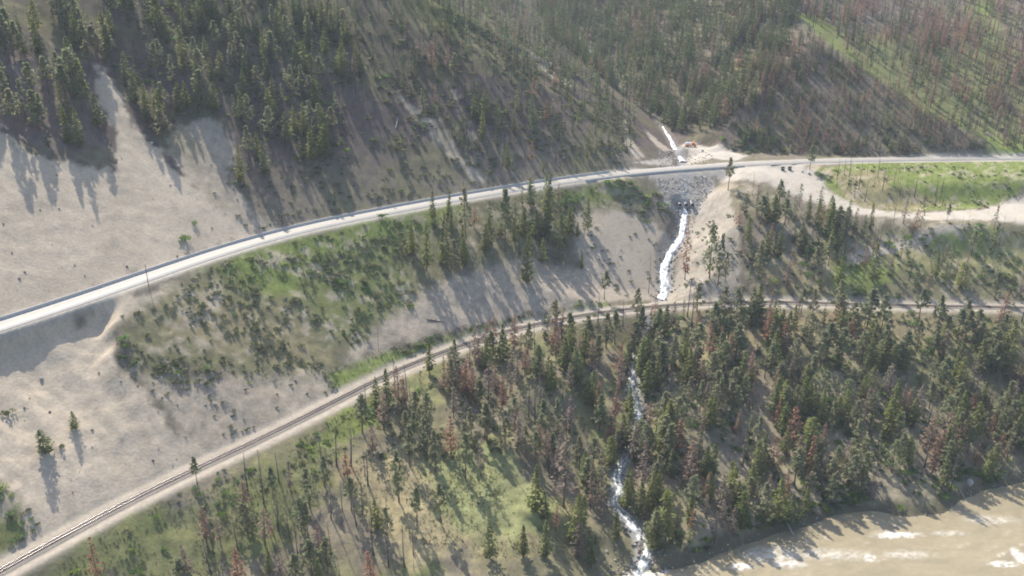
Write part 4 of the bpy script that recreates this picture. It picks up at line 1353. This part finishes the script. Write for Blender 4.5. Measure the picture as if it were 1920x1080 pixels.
# ------------------------------------------------------------------ shrubs, undergrowth, grass
SHRUBS = [
    ("the slope below the highway", [(220, 615), (300, 580), (350, 530), (500, 455), (700, 412), (790, 400), (770, 560), (660, 640), (640, 690), (500, 690), (330, 720), (240, 690)], 0.085, 'sagebrush', (0.7, 1.9)),
    ("the lower sandy slope", [(330, 800), (250, 690), (380, 690), (520, 700), (640, 690), (600, 750), (480, 830), (400, 850)], 0.03, 'sagebrush', (0.5, 1.2)),
    ("the corner left of embankment", [(1040, 365), (1190, 335), (1230, 360), (1260, 420), (1220, 420), (1160, 385), (1060, 400)], 0.085, 'leafy_shrub', (0.8, 2.2)),
    ("the dark left edge patch", [(-60, 930), (0, 915), (45, 955), (66, 1000), (20, 1040), (-60, 1060)], 0.11, 'leafy_shrub', (0.9, 2.0)),
    ("the grass strip above rails", [(610, 705), (740, 655), (900, 612), (1130, 570), (1130, 580), (1000, 600), (830, 648), (740, 688), (640, 738)], 0.05, 'leafy_shrub', (0.6, 1.8)),
    ("the slope just below rails", [(200, 1040), (330, 930), (460, 870), (560, 830), (700, 745), (730, 780), (640, 850), (560, 890), (430, 960), (330, 1090), (120, 1090)], 0.045, 'leafy_shrub', (0.6, 1.7)),
    ("the thicket below railway bend", [(1290, 580), (1400, 575), (1400, 600), (1340, 615), (1290, 605)], 0.05, 'leafy_shrub', (1.2, 2.6)),
    ("the bare ravine slope", [(1300, 500), (1320, 420), (1385, 400), (1400, 470), (1400, 555), (1290, 555)], 0.035, 'sagebrush', (0.6, 1.8)),
    ("the sandy slope by cascade", [(1090, 430), (1210, 430), (1250, 490), (1225, 556), (1140, 560), (1100, 520)], 0.02, 'sagebrush', (0.5, 1.4)),
    ("the creek valley mouth", [(1330, 240), (1400, 235), (1480, 280), (1400, 288), (1360, 272)], 0.030, 'leafy_shrub', (1.2, 2.8)),
    ("the middle hillside", [(560, 60), (900, 20), (1080, 130), (1200, 250), (1160, 300), (900, 320), (700, 235), (560, 290)], 0.045, 'sagebrush', (0.8, 2.2)),
    ("the burnt spur foot", [(1400, 240), (1620, 230), (1840, 280), (1840, 292), (1450, 290), (1360, 275)], 0.05, 'sagebrush', (0.8, 2.0)),
    ("the upper shaded hill", [(180, -40), (560, -40), (640, 150), (560, 300), (430, 215), (320, 220), (220, 130)], 0.04, 'leafy_shrub', (0.8, 2.2)),
    ("the hillside above highway bend", [(380, 350), (470, 300), (700, 230), (930, 330), (760, 375), (600, 410), (480, 435)], 0.035, 'sagebrush', (0.7, 2.0)),
    ("the river bank", [(1290, 1040), (1390, 1000), (1480, 975), (1560, 955), (1640, 945), (1720, 955), (1790, 930), (1900, 890), (1900, 860), (1700, 915), (1500, 945), (1330, 1010)], 0.10, 'leafy_shrub', (1.0, 2.8)),
    ("the green field", [(1540, 320), (1930, 305), (1930, 345), (1830, 390), (1620, 380)], 0.02, 'sagebrush', (0.6, 1.6)),
    ("the terrace above rails", [(1400, 480), (1560, 445), (1800, 420), (1930, 430), (1930, 562), (1450, 560)], 0.035, 'leafy_shrub', (0.8, 2.2)),
    ("the forest floor near river", [(1210, 600), (1420, 580), (1930, 600), (1930, 890), (1640, 940), (1400, 1000), (1260, 1040), (1215, 900)], 0.075, 'leafy_shrub', (0.7, 1.9)),
    ("the brownish stand's floor", [(700, 760), (880, 670), (1120, 600), (1190, 700), (1150, 860), (860, 850), (690, 860)], 0.05, 'sagebrush', (0.7, 1.9)),
]
SINGLE_SHRUBS = [
    ('sagebrush', 14, 778, 2.4, "round grey-green shrub alone at the left edge of the sand slope"),
    ('sagebrush', 117, 838, 1.6, "small shrub between the two bushy conifers on the sand slope"),
    ('leafy_shrub', 366, 420, 2.2, "small green shrub alone on the sand beside the dark hillside"),
    ('leafy_shrub', 345, 452, 3.0, "low green thicket at the foot of the sand slide by the barrier"),
    ('leafy_shrub', 717, 407, 2.6, "round bush right at the lower edge of the highway"),
    ('leafy_shrub', 230, 638, 2.6, "dark shrub at the top of the slope right of the shaded scarp"),
    ('leafy_shrub', 236, 650, 2.4, "light green shrub at the left rim of the shrubby slope"),
    ('leafy_shrub', 690, 775, 3.8, "big dark green bush below the railway, broadest there"),
    ('leafy_shrub', 1115, 592, 1.5, "small dark bush standing on the railway's shoulder"),
    ('leafy_shrub', 1395, 985, 3.2, "pale green bush at the water's edge beside the leaning log"),
    ('leafy_shrub', 1525, 950, 2.0, "bright green bush on the bare bank cut above the river"),
    ('leafy_shrub', 1622, 940, 2.6, "yellow-green bush at the right end of the bare bank cut"),
    ('leafy_shrub', 1690, 955, 2.2, "pale bush at the river's edge under the big firs"),
    ('leafy_shrub', 1352, 262, 3.2, "bright green bush at the valley mouth beyond the truck"),
    ('leafy_shrub', 1535, 330, 3.0, "dark bush at the start of the side track"),
    ('leafy_shrub', 640, 530, 2.6, "large grey-green bush in the middle of the shrubby slope"),
]


def plant_shrubs():
    r = np.random.default_rng(41)
    for kind, px, py, w, label in SINGLE_SHRUBS:
        b = on_land(px, py)[0]
        grow(kind, b[0], b[1], w * r.uniform(.8, 1.0), label, None, category='shrub', wide=1.25)
    rows = []
    for zone, px, dens, kind, (h0, h1) in SHRUBS:
        for x, y in scatter(area_of(px), dens, r, 0.30 / math.sqrt(dens), 1.5):
            k = kind if r.random() < .88 else ('leafy_shrub' if kind == 'sagebrush' else 'sagebrush')
            h = h0 + (h1 - h0) * r.random() ** 1.8
            z = float(hz(x, y))
            px_, py_, dep = project(np.array([x, y, z]))
            rows.append(dict(kind=k, x=x, y=y, h=h, px=float(px_), py=float(py_), zone=zone, size_px=FPX * h / float(dep), seen=0 < px_ < 1920 and 0 < py_ < 1080))
    rest = {}
    for kind in ('sagebrush', 'leafy_shrub'):
        n0 = sum(1 for s in SINGLE_SHRUBS if s[0] == kind)
        rk = sorted([q for q in rows if q['kind'] == kind], key=lambda q: -q['size_px'])
        take = [q for q in rk if q['seen']][:290 - n0]
        ids = {id(q) for q in take}
        rest[kind] = [q for q in rk if id(q) not in ids]
        name_all(take)
        for q in take:
            grow(kind, q['x'], q['y'], q['h'], q['label'], "shrubs of " + q['zone'], category='shrub', wide=r.uniform(1.0, 1.5))
    print("shrubs", {k: len(v) for k, v in rest.items()})
    sh = [([(*bush_shape(r, 44, 4, .75, .5), 0)], 1.0) for _ in range(5)]
    lf = [([(*bush_shape(r, 60, 5, 1.0, .45), 0)], 1.0) for _ in range(5)]
    R = lambda k: [(q['x'], q['y'], float(hz(q['x'], q['y'])), q['h'], q['h'] * r.uniform(1.0, 1.5)) for q in rest[k]]
    join_plants("undergrowth", sh, R('sagebrush'), [LEAFY], [C_SAGE], 5)
    join_plants("undergrowth", lf, R('leafy_shrub'), [LEAFY], [C_LEAF + C_SAGE], 6)


plant_shrubs()

GRASSY = [([(385, 505), (520, 452), (700, 409), (1000, 362), (1180, 340), (1130, 380), (870, 420), (650, 470), (560, 540), (450, 520)], 0.30),
          ([(610, 700), (740, 655), (900, 612), (1140, 568), (1150, 576), (1040, 594), (830, 648), (740, 686), (640, 735)], 0.5),
          ([(560, 835), (640, 780), (700, 745), (720, 790), (640, 840), (580, 860)], 0.5),
          ([(200, 1010), (400, 920), (540, 850), (640, 850), (560, 1000), (420, 1080), (100, 1090)], 0.35),
          ([(640, 880), (760, 830), (930, 860), (1090, 960), (1060, 1030), (880, 1040), (700, 980)], 0.45),
          ([(1530, 318), (1700, 304), (1930, 303), (1930, 350), (1830, 392), (1700, 396), (1600, 385), (1545, 350)], 0.16),
          ([(1290, 680), (1340, 610), (1500, 585), (1900, 590), (1900, 680), (1600, 700), (1420, 680)], 0.25)]


def plant_grass():
    r = np.random.default_rng(43)
    tuft = []
    for _ in range(5):
        n = 6
        th = r.uniform(0, 6.28, n)
        D = np.c_[np.cos(th) * .6, np.sin(th) * .6, r.uniform(.5, 1.1, n)]
        L = r.uniform(.7, 1.1, n)
        tuft.append(([(*kites(D * .42 + np.c_[np.zeros((n, 2)), np.zeros(n)], D, L, L * .35, r.uniform(0, 3, n), r), 0)], 1.0))
    rows = []
    for px, dens in GRASSY:
        poly = area_of(px)
        for x, y in scatter(poly, dens * 1.6, r, 0.35, 0.8):
            h = r.uniform(0.25, 0.6)
            rows.append((x, y, h, h * r.uniform(1.2, 2.4)))
    A = np.array(rows)
    z = hz(A[:, 0], A[:, 1])
    print("tufts", len(A))
    join_plants("grass", tuft, [(a[0], a[1], zz, a[2], a[3]) for a, zz in zip(A, z)], [LEAFY], [C_GRASS], 7)


plant_grass()


# ------------------------------------------------------------------ stones
def stone(r, sub=1):
    bm = bmesh.new()
    bmesh.ops.create_icosphere(bm, subdivisions=sub, radius=0.5)
    V = np.array([v.co for v in bm.verts])
    Fc = np.array([[v.index for v in f.verts] for f in bm.faces])
    bm.free()
    V = V * r.uniform(0.65, 1.25, 3)
    for _ in range(4):                                              # knock flat faces into it
        d = r.normal(0, 1, 3)
        d /= np.linalg.norm(d)
        e = V @ d - r.uniform(0.22, 0.36)
        V = V - np.maximum(e, 0)[:, None] * d
    return V, Fc


def stones(name, areas, seed, mat, cols, extra=None):
    r = np.random.default_rng(seed)
    shapes = [([(*stone(r), 0)], 1.0) for _ in range(8)]
    rows = []
    for px, dens, s0, s1 in areas:
        poly = area_of(px)
        x0, y0, x1, y1 = poly[:, 0].min(), poly[:, 1].min(), poly[:, 0].max(), poly[:, 1].max()
        n = int((x1 - x0) * (y1 - y0) * dens)
        X, Y = r.uniform(x0, x1, n), r.uniform(y0, y1, n)
        if s1 < 1.55 and name == 'rubble':
            m0 = r.random(n) < np.clip(0.15 + 1.6 * perlin(X / 9, Y / 14, 77), 0, 1)
            X, Y = X[m0], Y[m0]
        m = (inside(poly, X, Y) > 0) & (np.abs(sample(F['road'], X, Y)) > 6.6) & (np.abs(sample(F['rail'], X, Y)) > 5)
        for x, y in zip(X[m], Y[m]):
            s = s0 + (s1 - s0) * r.random() ** 2
            rows.append((x, y, float(hz(x, y)) + s * 0.12, s, s))
    for x, y, s in (extra or []):
        rows.append((x, y, float(hz(x, y)) + s * 0.12, s, s))
    return join_plants(name, shapes, rows, [mat], [cols], seed)


STONY = leafy_mat('stony', 0.0)
C_STONE = [(0.54, 0.485, 0.425), (0.45, 0.405, 0.355), (0.60, 0.55, 0.49), (0.35, 0.315, 0.28), (0.52, 0.445, 0.385)]
stones("riprap", [([(1228, 334), (1290, 330), (1338, 330), (1334, 358), (1312, 394), (1262, 396), (1246, 372)], 0.9, 0.4, 1.35),
                  ([(1262, 385), (1308, 385), (1300, 430), (1292, 470), (1262, 470), (1268, 430)], 0.35, 0.5, 1.5),
                  ([(1232, 282), (1262, 282), (1272, 309), (1235, 312)], 0.5, 0.5, 1.3), ([(1284, 282), (1330, 286), (1345, 304), (1288, 309)], 0.35, 0.5, 1.3)], 51, STONY, C_STONE)


def creek_stones():
    r = np.random.default_rng(53)
    ex = []
    for P, n in ((CREEK_MID, 230), (CREEK_LOW, 420), (CREEK_UP, 160)):
        d, nn = frames(P)
        for k in r.integers(0, len(P), n):
            o = r.choice([-1, 1]) * r.uniform(0.6, 6.0)
            ex.append((P[k, 0] + nn[k, 0] * o, P[k, 1] + nn[k, 1] * o, r.uniform(0.5, 1.6)))
    for _ in range(900):                                            # fan of cobbles at the creek mouth and stones along the river's edge
        k = r.integers(0, len(RIV))
        x, y = RIV[k, 0] + r.normal(0, 1.3), RIV[k, 1] + r.normal(0.4, 1.2)
        ex.append((x, y, r.uniform(0.3, 1.1)))
    m = CREEK_LOW[-1]
    for _ in range(260):
        ex.append((m[0] + r.normal(2, 7), m[1] + r.normal(1.5, 5), r.uniform(0.4, 1.5)))
    stones("creek_boulders", [], 55, STONY, [(0.30, 0.28, 0.26), (0.24, 0.225, 0.205), (0.36, 0.335, 0.31), (0.18, 0.17, 0.16)], ex)
    stones("rubble", [([(0, 300), (150, 315), (215, 320), (225, 190), (350, 340), (470, 440), (200, 540), (0, 600)], 0.016, 0.35, 1.3),
                      ([(20, 690), (230, 690), (330, 800), (330, 900), (60, 1010), (0, 900)], 0.035, 0.35, 1.2),
                      ([(430, 300), (520, 420), (470, 440), (330, 300), (330, 230)], 0.02, 0.3, 1.2),
                      ([(1310, 360), (1390, 470), (1370, 560), (1260, 562), (1290, 450)], 0.03, 0.3, 1.0),
                      ([(1090, 420), (1240, 450), (1220, 550), (1100, 560)], 0.012, 0.3, 0.9)], 57, STONY, [(0.20, 0.17, 0.145), (0.27, 0.235, 0.2), (0.14, 0.12, 0.11)])


creek_stones()
BOULDERS = [(284, 270, 2.4, "pale boulder with dark shade under it, alone high on the sand slide"), (338, 454, 2.2, "white boulder at the foot of the sand slide beside the green thicket"),
            (78, 711, 1.8, "pale stone on the sand below the shaded scarp"), (1504, 322, 2.0, "pale boulder at the tip of the grassy field, upper of a pair"),
            (1517, 327, 2.4, "pale boulder at the tip of the grassy field, lower of a pair"), (1836, 379, 2.2, "white boulder at the gravel lot's inner edge, right of a pair"),
            (1822, 375, 1.7, "white boulder at the gravel lot's inner edge, left of a pair"), (1818, 908, 3.6, "big tan boulder on the river bank under the firs"),
            (1317, 284, 2.0, "dark block lying on the gravel below the orange truck"), (1680, 990, 2.6, "dark wet rock in the river beside the white breaking wave"),
            (1057, 296, 1.6, "pale stone close above the highway on the shaded hillside")]


def place_boulders():
    r = np.random.default_rng(59)
    for px, py, s, label in BOULDERS:
        b = on_land(px, py)[0]
        v, f = stone(r, 2)
        dark = 'dark' in label.split()[0]
        me = mesh_from("boulder", v * s, f, [M['rock'] if dark else M['rock_pale']])
        thing("boulder", label, "boulder", (b[0], b[1], b[2] + 0.15 * s), r.uniform(0, 6), "boulders lying about the slopes", me)


place_boulders()


# ------------------------------------------------------------------ fallen logs
def log_between(a, b, r0, label, mat='wood_grey', lift=(0.15, 0.15)):
    A, B = on_land(*a)[0], on_land(*b)[0]
    A[2] += lift[0]
    B[2] += lift[1]
    o = thing("fallen_log", label, "log", tuple(A), 0, "fallen trunks")
    D = B - A
    m = MB()
    m.tube([(0, 0, 0), tuple(D * .35 + np.array([0, 0, .1])), tuple(D * .7), tuple(D)], [r0, r0 * .85, r0 * .65, r0 * .4], 8)
    m.obj("trunk", M[mat], o)
    s = MB()
    rr = random.Random(int(a[0]))
    for k in range(7):
        t = rr.uniform(.35, .95)
        p = D * t
        q = p + np.array([rr.uniform(-1, 1), rr.uniform(-1, 1), rr.uniform(.2, 1.2)]) * 1.1
        s.tube([tuple(p), tuple(q)], [r0 * .22, r0 * .08], 5)
    s.obj("branch_stubs", M[mat], o)


log_between((1290, 687), (1319, 647), 0.42, "long pale log lying downhill across the tan clearing beside the brown dead tree")
log_between((1487, 1004), (1467, 962), 0.38, "pale log leaning down the bank into the muddy river")
log_between((139, 104), (132, 80), 0.5, "bleached fallen trunk among the pines at the upper left")
log_between((742, 240), (746, 222), 0.4, "white bleached stump log on the shaded hillside above the highway")
log_between((800, 600), (832, 604), 0.3, "dark log lying across the bare slope above the grass strip", 'bark_burnt')
log_between((1808, 934), (1796, 915), 0.3, "thin pale log hanging over the river bank at the right")


# ------------------------------------------------------------------ highway furniture
def nearest_on_road(px, py):
    b = at_z(float(px), float(py), Z_ROAD)
    return int(np.argmin(np.hypot(ROADF[:, 0] - b[0], ROADF[:, 1] - b[1])))


def barrier(px0, px1, off, h, wd, label, length=2.9):
    i0, i1 = nearest_on_road(*px0), nearest_on_road(*px1)
    P = catmull(ROADF[max(i0, 0):i1 + 1], 0.5)
    d, n = frames(P)
    L = np.c_[P[:, :2] + n * off, P[:, 2]]
    s = np.r_[0, np.cumsum(np.hypot(*np.diff(L[:, :2], axis=0).T))]
    m = MB()                                                        # sloped-foot profile
    prof = [(-wd, 0), (-wd, .10), (-wd * .62, .10 + .3 * h), (-wd * .36, h), (wd * .36, h), (wd * .62, .10 + .3 * h), (wd, .10), (wd, 0)]
    hl = length / 2 - 0.015
    m.add([(x, y, z) for x in (-hl, hl) for y, z in prof], [tuple(range(7, -1, -1)), tuple(range(8, 16))] + [(k, (k + 1) % 8, 8 + (k + 1) % 8, 8 + k) for k in range(8)])
    me = m.mesh("barrier_block", M['concrete'])
    c = L[len(L) // 2]
    o = thing("concrete_barrier", label, "barrier", (c[0], c[1], Z_ROAD), 0, "highway barriers")
    for t in np.arange(length / 2, s[-1], length):
        x, y = np.interp(t, s, L[:, 0]), np.interp(t, s, L[:, 1])
        x2, y2 = np.interp(min(t + .5, s[-1]), s, L[:, 0]), np.interp(min(t + .5, s[-1]), s, L[:, 1])
        b = link("barrier_block", me, o)
        b.location = (x - c[0], y - c[1], random.uniform(-.02, .02))
        b.rotation_euler = (0, 0, math.atan2(y2 - y, x2 - x) + random.uniform(-.008, .008))


barrier((-40, 626), (1150, 328), 5.75, 1.35, 0.42, "long grey concrete barrier along the hill side of the highway, under the sand slide")
barrier((1090, 335), (1385, 308.5), -5.75, 0.85, 0.30, "short concrete barrier on the valley side of the highway above the stone embankment")


def utility_pole():
    b, h = height_of(279, 538, 496)
    o = thing("utility_pole", "thin dark wooden pole standing at the lower edge of the highway by the scarp", "pole", tuple(b))
    m = MB()
    m.tube([(0, 0, -1), (0, 0, h * .5), (0, 0, h)], [.19, .16, .12], 8)
    m.obj("pole_shaft", M['pole'], o)
    k = MB()
    k.tube([(0, 0, h), (0, 0, h + .12)], [.14, .10], 8)
    k.obj("pole_cap", M['chrome'], o)


utility_pole()


def bins():
    for i, (px, py, label) in enumerate(((1467.5, 319.5, "dark upright bin at the edge of the gravel pull-out, left of two"), (1480.5, 319, "dark upright bin at the edge of the gravel pull-out, right of two"))):
        b = on_land(px, py)[0]
        o = thing("waste_bin", label, "bin", tuple(b), 0.15, "pair of dark bins")
        m = MB()
        m.box((0, 0, 0.95), (1.9, 1.5, 1.7), .12)
        m.obj("bin_body", M['bin_paint'], o)
        m = MB()
        m.box((0, 0.1, 2.0), (2.0, 1.4, 0.42), .16, Matrix.Rotation(0.16, 3, 'X'))
        m.obj("lid", M['black'], o)
        m = MB()
        m.box((0, -.80, 1.35), (1.2, .08, .4), .03)
        m.obj("flap", M['chrome'], o)
        for s in (-1, 1):
            m = MB()
            m.box((s * .7, 0, 0.06), (.2, 1.3, .14), .02)
            m.obj("foot", M['black'], o)


bins()


def truck():
    b = on_land(1294, 275)[0]
    o = thing("tank_truck", "orange work truck with white tank parked on gravel beside the upper creek", "truck", (b[0], b[1], b[2] + .02), math.radians(-6))
    part = lambda nm, mt, fn, parent=o: (lambda m: (fn(m), m.obj(nm, M[mt], parent))[1])(MB())
    part("chassis", 'black', lambda m: (m.box((0, .42, .85), (7.6, .16, .26), .02), m.box((0, -.42, .85), (7.6, .16, .26), .02), m.box((-3.6, 0, .85), (.2, 2.2, .2), .02)))
    part("deck", 'orange', lambda m: (m.box((-1.35, 0, 1.10), (4.9, 2.3, .2), .03), m.box((-1.35, -1.12, .86), (4.6, .1, .34), .02), m.box((-1.35, 1.12, .86), (4.6, .1, .34), .02)))
    tank = part("tank", 'white_tank', lambda m: m.tube([(-3.3, 0, 2.15), (-3.15, 0, 2.15), (.15, 0, 2.15), (.3, 0, 2.15)], [.75, 1.0, 1.0, .75], 20))
    part("tank_hatch", 'chrome', lambda m: m.tube([(-1.5, 0, 3.1), (-1.5, 0, 3.3)], [.28, .28], 12), tank)
    cab = part("cab", 'orange', lambda m: m.box((1.75, 0, 2.0), (1.7, 2.3, 1.75), .16))
    part("windscreen", 'glass_dark', lambda m: m.box((2.62, 0, 2.35), (.06, 1.9, .75), .02), cab)
    for s in (-1, 1):
        part("side_window", 'glass_dark', lambda m: m.box((1.8, s * 1.16, 2.35), (1.0, .06, .65), .02), cab)
    part("hood", 'orange', lambda m: (m.box((3.25, 0, 1.55), (1.35, 1.5, .95), .18), m.box((3.2, .92, 1.2), (1.2, .5, .5), .15), m.box((3.2, -.92, 1.2), (1.2, .5, .5), .15)))
    part("grille", 'chrome', lambda m: m.box((3.94, 0, 1.5), (.06, 1.1, .7), .02))
    part("bumper", 'chrome', lambda m: m.box((4.02, 0, .8), (.22, 2.3, .32), .05))
    for x in (3.15, -1.6, -2.75):
        for s in (-1, 1):
            w = part("wheel", 'black', lambda m: m.tube([(x, s * .78, .52), (x, s * 1.14, .52)], [.52, .52], 18))
            part("rim", 'chrome', lambda m: m.tube([(x, s * 1.13, .52), (x, s * 1.17, .52)], [.3, .24], 12), w)
    part("beacon", 'orange', lambda m: m.tube([(1.75, 0, 2.87), (1.75, 0, 3.05)], [.12, .1], 10), cab)


truck()


def culverts():
    for px, w, label in ((1273.5, 'left', "leftmost of three steel culvert pipes pouring white water from the stone embankment"), (1285, 'mid', "middle one of three steel culvert pipes pouring white water from the embankment"),
                         (1296.5, 'right', "rightmost of three culvert pipes, dark and nearly dry, in the stone embankment")):
        b = on_land(px, 384)[0]
        b[2] += 0.75
        o = thing("culvert_pipe", label, "culvert", tuple(b), 0, "three culvert pipes")
        R, n = 1.3, 20
        m = MB()                                                    # hollow corrugated pipe running back into the fill
        ys = np.arange(-3.1, 6.5, .35)
        rings = []
        for rad, off, order in ((R, 0.05, 1), (R - .1, 0, -1)):
            for y in ys[::order]:
                rr = rad + (0.03 if int(round(y / .35)) % 2 else -0.03)
                rings.append([(rr * math.cos(2 * math.pi * k / n), y, rr * math.sin(2 * math.pi * k / n) + (y > 0) * 0.06 * y) for k in range(n)])
        m.add([p for q in rings for p in q], [(i * n + k, i * n + (k + 1) % n, (i + 1) * n + (k + 1) % n, (i + 1) * n + k) for i in range(len(rings) - 1) for k in range(n)])
        m.obj("pipe", M['culvert'], o, True)
        e = MB()
        tor = [[((R - .05 + .12 * math.cos(2 * math.pi * j / 8)) * math.cos(2 * math.pi * k / n), -3.1 + .12 * math.sin(2 * math.pi * j / 8), (R - .05 + .12 * math.cos(2 * math.pi * j / 8)) * math.sin(2 * math.pi * k / n)) for j in range(8)] for k in range(n)]
        e.add([p for q in tor for p in q], [(k * 8 + j, k * 8 + (j + 1) % 8, ((k + 1) % n) * 8 + (j + 1) % 8, ((k + 1) % n) * 8 + j) for k in range(n) for j in range(8)])
        e.obj("pipe_rim", M['white_tank'], o, True)


culverts()
